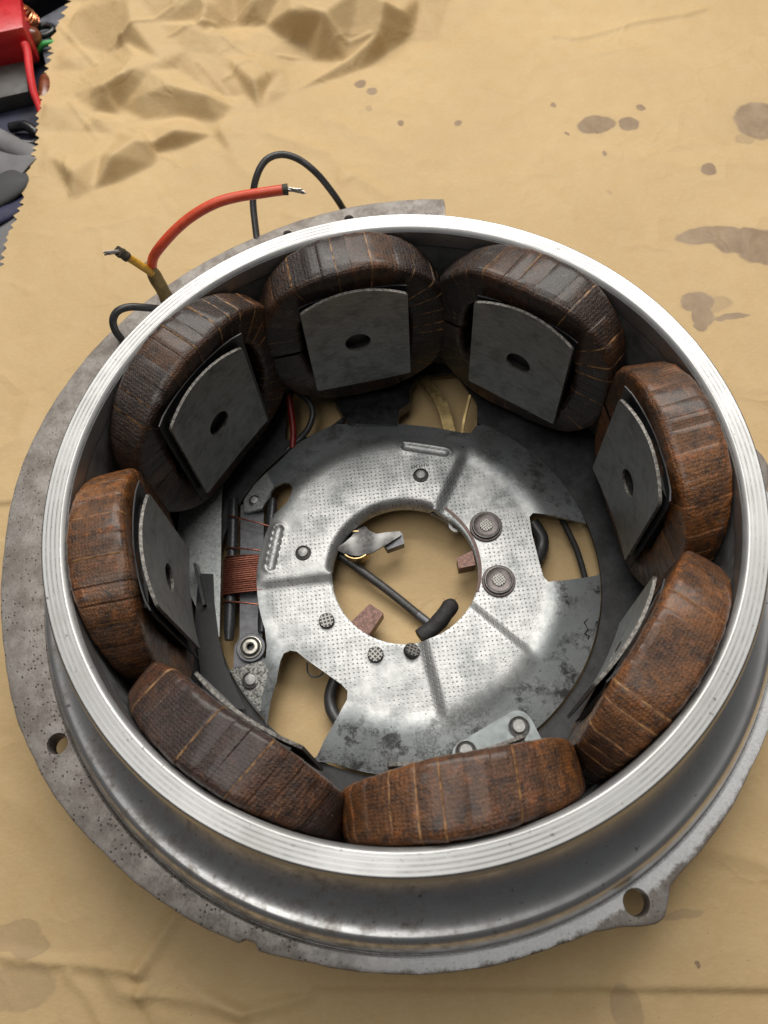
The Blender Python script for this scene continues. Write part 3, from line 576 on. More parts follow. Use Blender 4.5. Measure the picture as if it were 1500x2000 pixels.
def build_paper():
    E = np.array(T['edge'])[::-1]
    ys = np.arange(-190, 394, .75); nx = 330
    E = np.vstack([[-215, -200], E])
    # pinked teeth along the cut edge
    seg = np.hypot(*np.diff(E, axis=0).T); arc = np.concatenate([[0], np.cumsum(seg)])
    xl = np.interp(ys, E[:, 1], E[:, 0]); al = np.interp(ys, E[:, 1], arc)
    ph = (al / 4.4 + .25 * np.sin(al * .13) + .15 * np.sin(al * .41)) % 1.0
    tooth = np.abs(ph - .42) / np.where(ph < .42, .42, .58)
    amp = (1.9 + .7 * np.sin(al * .21) + .4 * np.sin(al * .57)) * np.where(ys > 200, 1.35, 1.1)
    tooth = tooth ** .8 * amp
    u = np.linspace(0, 1, nx); w = 375 * u + 60 * u ** 6
    X = xl[:, None] + tooth[:, None] * np.exp(-w / 3.0)[None, :] + w[None, :]; Y = np.repeat(ys[:, None], nx, 1)
    H = np.zeros_like(X)
    C = np.array(T['crumple'])
    v, e, f, orig, *_ = delaunay_2d_cdt([Vector(c[:2]) for c in C], [], [], 0, 1e-4)
    hv = np.array([C[o_[0], 2] if o_ else 0 for o_ in orig])
    for t in f:
        a, b, c = [np.array(v[i]) for i in t]; ha, hb, hc = hv[list(t)]
        det = (b[1] - c[1]) * (a[0] - c[0]) + (c[0] - b[0]) * (a[1] - c[1])
        if abs(det) < 1e-6: continue
        i0 = max(0, np.searchsorted(ys, min(a[1], b[1], c[1])) - 1); i1 = np.searchsorted(ys, max(a[1], b[1], c[1])) + 1
        x = X[i0:i1]; y = Y[i0:i1]
        l1 = ((b[1] - c[1]) * (x - c[0]) + (c[0] - b[0]) * (y - c[1])) / det
        l2 = ((c[1] - a[1]) * (x - c[0]) + (a[0] - c[0]) * (y - c[1])) / det
        l3 = 1 - l1 - l2
        k = (l1 >= -1e-6) & (l2 >= -1e-6) & (l3 >= -1e-6)
        H[i0:i1][k] = (l1 * ha + l2 * hb + l3 * hc)[k]
    # crisp secondary facets where the sheet is crumpled
    rs = np.random.RandomState(11)
    def facets(cell, amp):
        gx, gy = np.meshgrid(np.arange(-220, 260, cell), np.arange(30, 420, cell)); q = np.stack([gx.ravel(), gy.ravel()], 1) + rs.uniform(-.48, .48, (gx.size, 2)) * cell
        hh = rs.uniform(-1, 1, len(q)) * amp; R = np.zeros_like(X)
        v, e, f, orig, *_ = delaunay_2d_cdt([Vector(c) for c in q], [], [], 0, 1e-4)
        hv = np.array([hh[o_[0]] if o_ else 0 for o_ in orig])
        for t in f:
            a, b, c = [np.array(v[i]) for i in t]; det = (b[1] - c[1]) * (a[0] - c[0]) + (c[0] - b[0]) * (a[1] - c[1])
            if abs(det) < 1e-6: continue
            i0 = max(0, np.searchsorted(ys, min(a[1], b[1], c[1])) - 1); i1 = np.searchsorted(ys, max(a[1], b[1], c[1])) + 1
            x = X[i0:i1]; y = Y[i0:i1]
            l1 = ((b[1] - c[1]) * (x - c[0]) + (c[0] - b[0]) * (y - c[1])) / det; l2 = ((c[1] - a[1]) * (x - c[0]) + (a[0] - c[0]) * (y - c[1])) / det; l3 = 1 - l1 - l2
            k = (l1 >= -1e-6) & (l2 >= -1e-6) & (l3 >= -1e-6); R[i0:i1][k] = (l1 * hv[t[0]] + l2 * hv[t[1]] + l3 * hv[t[2]])[k]
        return R
    zone = np.clip(H / 4, 0, 1)
    FA = facets(26, 1.0)
    H += zone * FA * .4 + (1 - zone) * FA * .1
    for _ in range(1):
        H[1:-1] = (H[:-2] + 2 * H[1:-1] + H[2:]) / 4; H[:, 1:-1] = (H[:, :-2] + 2 * H[:, 1:-1] + H[:, 2:]) / 4
    def segd(p, q):
        d = np.array(q) - np.array(p); L = d @ d
        t = np.clip(((X - p[0]) * d[0] + (Y - p[1]) * d[1]) / L, 0, 1)
        return np.hypot(X - p[0] - t * d[0], Y - p[1] - t * d[1])
    for pts, h, wd in T['creases']:
        D = np.full_like(X, 1e9)
        for p, q in zip(pts[:-1], pts[1:]): D = np.minimum(D, segd(p, q))
        H += h * np.clip(1 - D / wd, 0, 1) ** 1.3
    # fold across the bottom right and seam at far left
    fx, fy = np.array(T['fold']).T
    fl = np.interp(X, fx, fy); H += 1.7 / (1 + np.exp(-(Y - fl) / .35)) * np.clip((X - fx[0]) / 25, 0, 1) * np.exp(-np.clip(Y - fl, 0, 99) / 30)
    sy = T['seam'][0][1]; H += 1.2 / (1 + np.exp(-(Y - sy) / .35)) * np.clip((-85 - X) / 30, 0, 1) * np.exp(-np.clip(Y - sy, 0, 99) / 25)
    # broad slack in the sheet plus small facets
    from mathutils import noise
    rs = np.random.RandomState(3)
    A = np.zeros_like(X)
    for _ in range(26):
        a = rs.uniform(0, math.pi); k = rs.uniform(.02, .09); A += np.abs(np.sin((X * math.cos(a) + Y * math.sin(a)) * k + rs.uniform(0, 6) + .8 * np.sin(X * .03 + Y * .025 + rs.uniform(0, 6)))) * .05 / k * .035
    A *= 4.2; H += A - A.min()
    pad = np.exp(-(np.hypot(X, Y) / 112) ** 8); H *= 1 - .8 * pad
    lift = np.clip(1 - w / 9, 0, 1)[None, :] * (.6 + .5 * np.sin(ys * .06))[:, None]; H += np.maximum(lift, 0)
    V = np.stack([X, Y, G + H], -1).reshape(-1, 3)
    ny = len(ys); i = np.arange(ny - 1)[:, None] * nx + np.arange(nx - 1)[None, :]
    F = np.stack([i, i + 1, i + nx + 1, i + nx], -1).reshape(-1, 4)
    o = mesh_obj('kraft_paper', V, F.tolist(), 'paper', sharp=180)
    thing(o, 'large sheet of creased brown kraft paper with pinked edge, spread under the stator', 'paper')
build_paper()

# ------------------------------------------------------------------ stator
ST = empty('stator', (0, 0, G))
thing(ST, 'old aluminium stator housing with eight brown taped coils lying open on kraft paper', 'stator')

# rim: machined top face with turning grooves
prof = [(84.0, -7), (84.0, -1.3), (84.95, -.15), (85.25, 0), (85.4, 0)]
prof += [(89.45, 0), (89.65, 0), (90.0, -.25), (90.75, -2.2), (90.6, -3.0), (90.0, -3.6), (89.4, -7)]
rim = lathe_obj('rim', prof, ['rim'], ST, 420, sharp=30)
rim['label'] = 'bright machined rim'
# body shell
prof = [(89.2, -6.5), (88.6, -9), (88.4, -14), (88.8, -19), (89.7, -23)]
prof += [(r_, -33.9 + .065 * (102.3 - r_) ** 2) for r_ in (91, 92.5, 94, 95.5, 97, 98.5, 99.7, 100.7, 101.5, 102.2)]
prof += [(102.8, -34.0), (103.5, -34.5), (104.2, -35.4), (104.9, -36.8), (105.5, -38.6), (106.0, -40.6), (106.3, -42.3), (106.5, -43.3), (107.2, -43.5), (107.2, -47), (92, -49), (88.6, -51), (88.6, -70), (84.0, -70), (84.0, -6.5)]
mi = [0] * (len(prof) - 3) + [1, 1, 1]
body = lathe_obj('housing_body', prof, ['body', 'wall'], ST, 420, midx=mi, sharp=50)
# flange with uneven outline
tab = [(-180, 121), (-172, 119.6), (-167, 119.4), (-161, 118.9), (-156, 117.9), (-150, 117.1), (-140, 114.9), (-132, 113.9), (-125, 113.1), (-118.3, 112.3), (-117.6, 111.0), (-116.2, 110.9), (-115.6, 112.1), (-109, 111.1), (-98, 110.9), (-84, 110.9), (-77, 110.8), (-72.5, 111.3), (-70.8, 112.3),
       (-69, 113.3), (-66.6, 115.6), (-65, 117.0), (-63.8, 116.9), (-62.4, 115.0), (-60.8, 112.6), (-59, 111.8), (-55, 111.6), (-49, 111.2), (-43, 110.5), (-37, 110.4), (-20, 110.6), (-6, 110.8), (0, 110.9), (2.5, 111.3), (5, 113.6), (6.5, 114.6), (8, 114.2), (11, 112.4), (20, 111.5), (75.6, 111.5), (76.3, 134), (76.6, 139.2),
       (80, 138.8), (90, 137.4), (100, 135.4), (107, 133.9), (116, 132.7), (126, 131.2), (137, 130.0), (148, 128.2), (157, 126.6), (163, 125.2), (170, 123.0), (175, 121.8), (180, 121)]
ta, trr = np.array(tab, float).T
fprof = [(106.6, -43.4), (106.8, -42.6), (107.3, -42.1), ('o', -1.0, -42.0), ('o', -.4, -42.25), ('o', -.1, -42.8), ('o', 0, -43.6), ('o', -.1, -47.2), ('o', -.9, -48.0), (106.6, -48.0)]
def fr(a, j, r):
    d = math.degrees(a); d = d - 360 if d > 180 else d
    o_ = np.interp(d, ta, trr)
    o_ += .05 * math.sin(a * 37) + .05 * math.sin(a * 91 + 1)
    return o_ + r if 3 <= j <= 8 else r
V, F, mi, *_ = lathe('mounting_flange', [(p[1], p[2]) if p[0] == 'o' else p for p in fprof], ['flange'], ST, 900, rfun=fr)
flange = mesh_obj('mounting_flange', V, F, 'flange', ST)
bm = bmesh.new(); bm.from_mesh(flange.data); bmesh.ops.recalc_face_normals(bm, faces=bm.faces); bm.to_mesh(flange.data); bm.free()
# drill its holes
for (x, y, z), r in zip(T['flangeholes'], (2.7, 3.1, 1.5, 1.5)):
    V, F, mi, *_ = lathe('cutter', [(0, -55), (r, -55), (r, -42.6), (r + .35, -41.8), (r + .35, -35), (0, -35)], ['flange'], None, 40, center=(x, y, 0), closed=False)
    cut = mesh_obj('cutter', V, F, 'flange')
    bm = bmesh.new(); bm.from_mesh(cut.data); bmesh.ops.remove_doubles(bm, verts=bm.verts, dist=1e-7); bmesh.ops.recalc_face_normals(bm, faces=bm.faces); bm.to_mesh(cut.data); bm.free()
    md = flange.modifiers.new('b', 'BOOLEAN'); md.object = cut; md.operation = 'DIFFERENCE'; md.solver = 'EXACT'
    bpy.context.view_layer.update()
    me = bpy.data.meshes.new_from_object(flange.evaluated_get(bpy.context.evaluated_depsgraph_get()))
    flange.modifiers.clear(); flange.data = me; bpy.data.objects.remove(cut)
flange.data.shade_smooth(); flange.data.set_sharp_from_angle(angle=rad(32))
flange['label'] = 'pitted grey flange with bolt holes'

# floor ring
outer = circle(0, 0, 83.9, 180)
def floor_top(x, y, d): return (x, y, -67.0 - d)
sheet('floor_ring', outer, [circle(0, 0, 62.9, 150), rounded(T['floorW1'], 2), rounded(T['floorW2'], 2)], 6, 1.6, floor_top, 'blackpaint', ST, estep=2.2)

# pole shoes, screws, insulators, coils
TH0 = rad(94.82)
def cylmap(th, rho):
    def f(u, z, d):
        a = th + u / rho
        return ((rho + d) * math.cos(a), (rho + d) * math.sin(a), z)
    return f
def arcs(hw, zt, ztm, zb, zbm, n=14):
    top_ = [(hw - 2 * hw * i / n, zt + (ztm - zt) * (1 - (1 - 2 * i / n) ** 2)) for i in range(n + 1)]
    bot = [(-hw + 2 * hw * i / n, zb + (zbm - zb) * (1 - (1 - 2 * i / n) ** 2)) for i in range(n + 1)]
    return [(-hw, zt)] * 0 + top_ + bot
SE_N = 2.7
HW = {0: 29.8, -1: 32.0, 1: 34.0, 3: 33.0, 4: 29.2, -3: 31.0, 2: 29.8, -2: 30.5}
XLIM = {1: (-4.5, .5), -1: (0, 2.5), 3: (-.5, 1.5)}
TINT = {0: (.040, .025, .020), -1: (.038, .024, .019), 1: (.048, .027, .018), 2: (.150, .062, .024), -2: (.150, .068, .030), -3: (.125, .058, .033), 4: (.175, .075, .034), 3: (.070, .036, .028)}
RUST = {0: .0, -1: .02, 1: .08, 2: .5, -2: .5, -3: .4, 4: .6, 3: .05}
SHIFT = {3: (1.0, -.6), 4: (-.4, .2), -3: (.6, .6), 2: (-.4, .2), -2: (.5, 0), 0: (.2, .2), -1: (2.6, .4), 1: (-3.2, .6)}

def build_pole(k):
    th = TH0 + k * math.pi / 4
    rs = random.Random(100 + k)
    n = np.array((math.cos(th), math.sin(th), 0)); t = np.array((-math.sin(th), math.cos(th), 0)); zz = np.array((0, 0, 1.))
    # shoe face
    out = rounded(arcs(16.1, -7.4, -4.3, -47.4, -50.6)[::-1], .8, 2)
    if sum(a[0] * b[1] - b[0] * a[1] for a, b in zip(out, out[1:] + out[:1])) < 0: out = out[::-1]
    shoe = sheet('pole_shoe', out, [circle(0.2, -27.9, 4.1, 30)], 2.4, .85, cylmap(th, 66.0), 'shoe', ST, estep=1.2, wall='shoe_edge')
    # core block behind the shoe
    sheet('core', [(-15, -46.2), (15, -46.2), (15, -8.8), (-15, -8.8)], [circle(.2, -27.9, 4.1, 24)], 7, 14.5,
          lambda u, z, d: tuple(n * (66.95 + d) + t * u + zz * z), 'insul', shoe, estep=4, wall='rivetdark')
    scr = lathe_obj('pole_screw', [(0, 0), (.8, 0), (.9, .5), (3.2, .7), (3.7, .2), (3.9, -1.2), (3.9, -2.0), (0, -2.0)], ['rivet'], shoe, 28, center=tuple(n * (71.5 + .6 * (k % 3)) + zz * -28.2), closed=False, axis=tuple(-n))
    scr.data.materials[0] = M['rivetdark'] if k in (0, -3) else M['rivet']
    # insulating sheet
    hw2 = {0: 16.4, -1: 16.4, 1: 18.6, 2: 18.2, -2: 18.0}.get(k, 15.2); skew = rs.uniform(-.9, .9)
    zt_ = -6.5 if k in (0, -1) else -3.6
    q = [(hw2, zt_ + skew), (-hw2, zt_ - skew), (-hw2 + .4, -52), (hw2 - .4, -52)]
    q = q[::-1]
    if sum(a[0] * b[1] - b[0] * a[1] for a, b in zip(q, q[1:] + q[:1])) < 0: q = q[::-1]
    def ins(u, z, d, th=th): 
        a = th + u / 68.6; r = 68.5 + d - .55 * max(0, abs(u) - 15) / 4 - .5 * max(0, z + 8) / 4
        return (r * math.cos(a), r * math.sin(a), z)
    sheet('insulating_sheet', q, [], 4, .35, ins, 'insul', ST, estep=3)
    # coil
    du, dz = SHIFT[k]
    A0, B0 = HW[k] - 6.5, 32.0 - 6.5; zc = -30.2 + dz
    N = 720
    ang = np.linspace(0, 2 * np.pi, N, endpoint=False)
    cu = np.sign(np.cos(ang)) * np.abs(np.cos(ang)) ** (2 / SE_N) * A0; cz = np.sign(np.sin(ang)) * np.abs(np.sin(ang)) ** (2 / SE_N) * B0
    P = np.stack([cu, cz], 1); P = np.vstack([P, P[:1]])
    arc = np.concatenate([[0], np.cumsum(np.hypot(*np.diff(P, axis=0).T))]); L = arc[-1]
    ph = [rs.uniform(0, 6.28) for _ in range(8)]
    def centre(s):
        s = s % L; u = np.interp(s, arc, P[:, 0]); z = np.interp(s, arc, P[:, 1])
        e = .6; s2 = (s + e) % L; s1 = (s - e) % L
        tu = np.interp(s2, arc, P[:, 0]) - np.interp(s1, arc, P[:, 0]); tz = np.interp(s2, arc, P[:, 1]) - np.interp(s1, arc, P[:, 1])
        l = math.hypot(tu, tz) + 1e-9
        return u, z, tz / l, -tu / l
    NS = 40
    sa = np.linspace(0, 2 * np.pi, NS, endpoint=False); ex = 2 / 7.0
    ca = np.sign(np.cos(sa)) * np.abs(np.cos(sa)) ** ex; sb = np.sign(np.sin(sa)) * np.abs(np.sin(sa)) ** ex
    per = np.concatenate([[0], np.cumsum(np.hypot(np.diff(ca) * 7.5, np.diff(sb) * 5.7))])
    slant = rs.uniform(-1.2, 1.2)
    def ring(s, grow):
        V = []
        for j in range(NS):
            ss = s + slant * ca[j] * .8
            u, z, nu, nz = centre(ss)
            b = sb[j] * (6.5 + grow + .25 * math.sin(ss * .13 + ph[0]) + .12 * math.sin(ss * .47 + ph[1]) + .12 * math.sin(ca[j] * 3 + ss * .3 + ph[4]))
            b -= .9 * max(0, abs(ca[j]) - .75) * sb[j] * 1.5
            a = ca[j] * (7.45 + grow)
            uu = u + nu * b; z_ = z + nz * b
            w = 75.65 + a
            win = {4: 66.3, 3: 66.9, -3: 67.4}.get(k, 68.2); tt = (w - 68.2) / 15
            wmax = math.sqrt(max(1, 83.7 ** 2 - min(abs(uu + du), 40) ** 2))
            w = win + tt * (wmax - win) + .25 * math.sin(ss * .21 + ph[2]) * (1 - tt) - .0
            U = uu + du; xl_, xh_ = XLIM.get(k, (0, 0)); lim = w * .4142 - .2
            U = max(-lim + xl_, min(lim + xh_, U))
            lump = .08 * math.sin(U * .9 + ph[5]) * math.sin(z_ * .8 + ph[6]) + .10 * math.sin(U * 1.9 + w * 1.3) * math.sin(z_ * 1.7 + ph[7])
            V.append(n * (w + lump * .6) + t * (U + nu * lump) + zz * (z_ + zc + nz * lump))
        return V
    # inner winding body
    R = 60; V = []; F = []
    for i in range(R): V += ring(L * i / R, -.75)
    for i in range(R):
        i2 = (i + 1) % R
        for j in range(NS): F.append((i * NS + j, i * NS + (j + 1) % NS, i2 * NS + (j + 1) % NS, i2 * NS + j))
    coil = mesh_obj('pole_coil', V, F, 'coilcore', ST)
    # cloth tape, one wrap after another
    s = rs.uniform(0, 5); end = s + L; widths = []
    while s < end - 3:
        wd = rs.uniform(3.0, 6.4); widths.append((s, min(wd, end - s))); s += wd
    tint = np.array(TINT[k]); rust = RUST[k]
    for s0, wd in widths:
        thick = rs.uniform(.06, .17); rings = [(s0 - .25, -.7), (s0 - .05, thick - .12), (s0 + .35, thick)]
        m_ = max(3, int(wd / 1.1))
        rings += [(s0 + .35 + (wd - .35 + .9) * i / m_, thick * (1 - i / m_) - .02 * i / m_) for i in range(1, m_ + 1)]
        V = []; UV = []; F = []; mi = []; AT = []
        for s_, g in rings:
            V += ring(s_, g); UV += [(s_, p) for p in per]; AT += list((np.abs(ca) * np.abs(sb)) ** 2.2)
        for i in range(len(rings) - 1):
            for j in range(NS):
                F.append((i * NS + j, i * NS + (j + 1) % NS, (i + 1) * NS + (j + 1) % NS, (i + 1) * NS + j))
        thr = rs.random() < (.55 if k in (0, 1, -1) else .22)
        mi = [(2 if i == 0 else 1 if (thr and i == 1) else 0) for i in range(len(rings) - 1) for j in range(NS)]
        w = mesh_obj('tape_wrap', V, F, ['tape', 'thread', 'coilcore'], coil, mi, uv=UV, sharp=60, attr=AT)
        sm = (s0 - widths[0][0]) / L * 6.283
        f = rust + (.16 + rust * .5) * math.sin(2 * sm + ph[3]) + .22 * math.sin(5 * sm + ph[5]) + rs.uniform(-.14, .14); f = min(1, max(0, f))
        c = tint * rs.uniform(.85, 1.1) * (1 - f) + np.array((.34, .125, .024)) * rs.uniform(.75, 1.05) * f
        w.color = (*c, 1)
    # a few threads pulled loose from the tape
    V = []; F = []
    for _ in range(16):
        s_ = rs.uniform(0, L); R_ = ring(s_, .35); p = R_[rs.randrange(NS)]; q = ring(s_ + rs.uniform(1, 3), .9 + rs.uniform(0, .5))[rs.randrange(NS)]
        d = (q - p); d = d / (np.linalg.norm(d) + 1e-6) * rs.uniform(1.0, 2.6)
        v_, f_ = sweep([p, p + d * .5 + np.array((rs.uniform(-.3, .3), rs.uniform(-.3, .3), rs.uniform(0, .4))), p + d], .07, 4); b = len(V); V += v_; F += [tuple(b + w_ for w_ in ff) for ff in f_]
    lf = mesh_obj('loose_threads', V, F, 'threadtan', coil); lf['kind'] = 'stuff'
    return coil
NAMES = {0: 'dark brown coil in front of the red wire tip', -1: 'dark coil with tan thread lines', 1: 'dark coil below the yellow sleeve', 2: 'rust brown coil', -2: 'rust brown coil', -3: 'brown coil with greyish patches', 4: 'orange brown coil nearest the viewer', 3: 'dark scuffed coil'}
for k in range(-3, 5):
    c = build_pole(k); c['label'] = NAMES[k]

# ------------------------------------------------------------------ brush plate
def angr(p): return math.degrees(math.atan2(p[1], p[0]))
def arcpts(r, a0, a1, step=3):
    n = max(1, int(abs(a1 - a0) / step)); return [(r * math.cos(rad(a0 + (a1 - a0) * i / n)), r * math.sin(rad(a0 + (a1 - a0) * i / n))) for i in range(n + 1)]
R0 = 62.2
pl = []
pl += arcpts(R0, 121, 108)                               # upper left skirt (clockwise)
pl += [tuple(p) for p in T['notch_top']]
pl += arcpts(R0, 57, 11)
pl += [tuple(p) for p in T['notch_right']]
pl += arcpts(R0, -7, -117)
pl += [tuple(p) for p in T['notch_low']]
pl += arcpts(R0 + .4, -140, -157)
pl += [tuple(p) for p in T['tab_left']]
pl += arcpts(47.5, -164, -212)
pl += [tuple(p) for p in T['notch_oval']]
pl = [p for i, p in enumerate(pl) if i == 0 or math.hypot(p[0] - pl[i - 1][0], p[1] - pl[i - 1][1]) > .35]
pl = pl[::-1]
LN = {k: (np.array(T[k][0]), np.array(T[k][1])) for k in ('L1', 'L2', 'L3', 'L4')}
def sd(k, x, y, sgn):
    a, b = LN[k]; d = b - a; d = d / math.hypot(*d)
    return sgn * (d[0] * (y - a[1]) - d[1] * (x - a[0]))
def ss(x, a, b):
    t = min(1, max(0, (x - a) / (b - a))); return t * t * (3 - 2 * t)
SG = {}
for k, ref in (('L1', (0, 30)), ('L2', (0, 30)), ('L3', (18, -30)), ('L4', (18, -30))): SG[k] = 1 if sd(k, *ref, 1) > 0 else -1
(s1, s2) = T['slots'][:2], T['slots'][2:]
def slotd(p, q, x, y):
    p = np.array(p); q = np.array(q); d = q - p; t = min(1, max(0, ((x - p[0]) * d[0] + (y - p[1]) * d[1]) / (d @ d)))
    return math.hypot(x - p[0] - t * d[0], y - p[1] - t * d[1])
def plate_h(x, y, dep):
    r = math.hypot(x, y)
    q = r - 47.2; z = -61.0 - .29 * (math.sqrt(q * q + 2.6) + q) / 2
    fade = 1 - ss(r, 43.5, 51)
    hi = max(min(sd('L1', x, y, SG['L1']), sd('L2', x, y, SG['L2'])), min(sd('L3', x, y, SG['L3']), sd('L4', x, y, SG['L4'])))
    z += fade * 1.9 * (ss(hi, -4.4, .1) - .5)
    inA = min(sd('L1', x, y, SG['L1']), sd('L2', x, y, SG['L2']))
    if r < 26 and inA > -1: z -= 2.6 * ((26 - r) / 2.6) ** 2 * ss(inA, -1, 1)
    elif r < 24.2: z -= .5 * ((24.2 - r) / 1) ** 2
    for p, q_ in (s1, s2):
        dd = slotd(p, q_, x, y)
        if dd < 3.0: z += .4 * ss(dd, 3.0, 1.8) - 1.1 * ss(dd, 1.75, .7)
    z += .08 * math.sin(x * .21 + 1) * math.sin(y * .17)
    return (x, y, z - dep)
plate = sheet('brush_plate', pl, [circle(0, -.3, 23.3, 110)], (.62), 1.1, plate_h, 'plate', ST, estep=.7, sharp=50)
plate['label'] = 'dimpled zinc brush plate with round central hole'
def zplate(x, y): return plate_h(x, y, 0)[2]

def rivet(x, y, r, kind='rivet'):
    z = zplate(x, y)
    a = lathe_obj('rivet', [(0, .95), (r * .50, .95), (r * .60, .85), (r * .64, .3), (r * .8, .25), (r * .92, .55), (r, .35), (r * 1.06, 0), (r * 1.06, -.6), (0, -.6)], ['rivet', 'rivetdark'], plate, 36, center=(x, y, z), closed=False, midx=[0, 0, 0, 1, 1, 0, 1, 1, 1, 1])
    return a
for k, r in (('rivets', 2.5), ('rivets2', 2.0), ('rivets3', 2.7), ): 
    for x, y in T[k]: rivet(x, y, r)
def grid_top(parent, x, y, z, r, pitch, w, h, rot, mat='knurl', axis=None):
    n = int(r / pitch); V = []; F = []
    for d in (0, 1):
        for i in range(-n, n + 1):
            off = i * pitch + (0 if n * 2 + 1 > 2 else 0)
            l = math.sqrt(max(0, r * r - off * off))
            if l < .25: continue
            q = [(off - w, -l), (off + w, -l), (off + w, l), (off - w, l)] if d == 0 else [(-l, off - w), (l, off - w), (l, off + w), (-l, off + w)]
            b = len(V); hh = h + (.012 if d else 0)
            for zz_ in (0, hh):
                for a_, c_ in q: V.append((a_, c_, zz_))
            F += [(b, b + 3, b + 2, b + 1), (b + 4, b + 5, b + 6, b + 7)] + [(b + i2, b + (i2 + 1) % 4, b + 4 + (i2 + 1) % 4, b + 4 + i2) for i2 in range(4)]
    V = np.array(V); c, s_ = math.cos(rot), math.sin(rot)
    V = np.stack([V[:, 0] * c - V[:, 1] * s_, V[:, 0] * s_ + V[:, 1] * c, V[:, 2]], 1)
    if axis is not None:
        V = V @ np.array(Vector((0, 0, 1)).rotation_difference(Vector(axis)).to_matrix()).T
    return mesh_obj('knurled_face', V + np.array((x, y, z)), F, mat, parent, smooth=False)
for i, (x, y) in enumerate(T['screws']):
    z = zplate(x, y); ax = (0, 0, 1) if i < 2 else (.45, .2, .86)
    sc = lathe_obj('knurled_screw', [(0, 1.2), (2.2, 1.2), (2.45, .95), (2.5, -.4), (0, -.4)], ['rivetdark'], plate, 32, center=(x, y, z + (0 if i < 2 else .5)), closed=False, axis=ax)
    g = np.array(ax) / np.linalg.norm(ax) * 1.2
    grid_top(plate, x + g[0], y + g[1], z + g[2] + (0 if i < 2 else .5), 2.2, 1.12, .2, .2, .15 + i * .5, axis=ax)
for x, y in T['stepped']:
    z = zplate(x, y)
    sr = lathe_obj('stepped_rivet', [(0, 1.45), (2.0, 1.45), (2.1, 1.4), (2.15, 1.3), (3.7, 1.3), (4.15, 1.6), (4.4, 1.5), (4.55, 1.1), (4.6, .7), (5.15, .7), (5.3, .5), (5.3, -.3), (0, -.3)], ['stepped', 'steppedring', 'rivet'], plate, 48, center=(x, y, z), closed=False, midx=[1, 1, 1, 0, 0, 2, 0, 1, 1, 1, 1, 1, 1])
    grid_top(plate, x, y, z + 1.45, 2.0, .72, .17, .2, .5)
# lower bracket with two rivets
br = sheet('rivet_bracket', rounded(T['bracket'], 1.0)[::-1] if sum(a[0] * b[1] - b[0] * a[1] for a, b in zip(T['bracket'], T['bracket'][1:] + T['bracket'][:1])) < 0 else rounded(T['bracket'], 1.0), [], 3, 1.2, lambda x, y, d: (x, y, -61.9 - d), 'galvdark', ST, estep=1)
for x, y in T['rivets4']:
    lathe_obj('rivet', [(0, 1.1), (1.7, 1.1), (1.95, .9), (2.0, .35), (2.5, .3), (2.9, .55), (3.2, .3), (3.2, -.3), (0, -.3)], ['rivet', 'rivetdark'], br, 36, center=(x, y, -61.9), closed=False, midx=[0, 0, 0, 1, 1, 0, 1, 1, 1])
# stamped ticks and marker scribble
for i, (bx, by) in enumerate([(T['rivets'][0][0] - 2.6, T['rivets'][0][1] + 3.6)]):
    V = []; F = []
    for j in range(7):
        x0 = bx + j * .85; w_ = .12
        for (xa, ya, xb, yb) in ((x0, by - .5, x0, by + .5), (x0, by + .5 * ((j % 3) - 1), x0 + .45, by + .5 * ((j % 3) - 1))):
            b = len(V); z = zplate(xa, ya) + .02
            V += [(xa - w_, ya - w_, z), (xb + w_, ya - w_, z), (xb + w_, yb + w_, z), (xa - w_, yb + w_, z)]; F.append((b, b + 1, b + 2, b + 3))
    mesh_obj('stamped_mark', V, F, 'rivetdark', plate, smooth=False)
sc = T['scribble']
V = []; F = []
for (a, b, w_) in ((0, 1, .22), (0, 2, .25), (2, 3, .2), (3, 4, .3), (4, 5, .25), (5, 6, .3), (4, 6, .15)):
    a = np.array(sc[a]); b = np.array(sc[b]); d = b - a; d /= np.hypot(*d) + 1e-9; p = np.array((-d[1], d[0])) * w_
    i = len(V)
    for q in (a - p - d * .2, b - p * .5 + d * .2, b + p * .5 + d * .2, a + p - d * .2): V.append((q[0], q[1], zplate(*q) + .03))
    F.append((i, i + 1, i + 2, i + 3))
mesh_obj('marker_scribble', V, F, 'ink', plate, smooth=False)

# ------------------------------------------------------------------ left side: resistor winding, sheets
def ccw(p): return p if sum(a[0] * b[1] - b[0] * a[1] for a, b in zip(p, p[1:] + p[:1])) > 0 else p[::-1]
sheet('grey_sheet', ccw(T['graysheet']), [], 5, 1.0, lambda x, y, d: (x, y, -64.2 - d), 'galv', ST, estep=2)
sheet('dark_sheet', ccw(T['darksheet']), [], 5, .6, lambda x, y, d: (x, y, -63.4 - d), 'insul', ST, estep=2)
a, b = T['slotpiece']; tube('terminal_blade', [(a[0], a[1], -60.5), (b[0], b[1], -62.5)], 1, 'insul_hi', ST, sect=[(-.5, -3), (.5, -3), (.5, 1.4), (-.5, 1.4)])
fm = sheet('resistor_former', ccw(rounded(T['former'], .6)), [], 4, 1.2, lambda x, y, d: (x, y, -65.6 - d), 'bracket', ST, estep=2)
for k in ('rod1', 'rod2'):
    V, F = sweep(catmull([(x, y, -64.6) for x, y in T[k]], 6), lambda t: 1.75 if .03 < t < .97 else 1.35, 16)
    mesh_obj('former_rod', V, F, 'rod', fm)
(wx0, wy0), (wx1, wy1) = T['winding']
r2x = T['rod2'][1][0] + 1.6
NT_ = 17
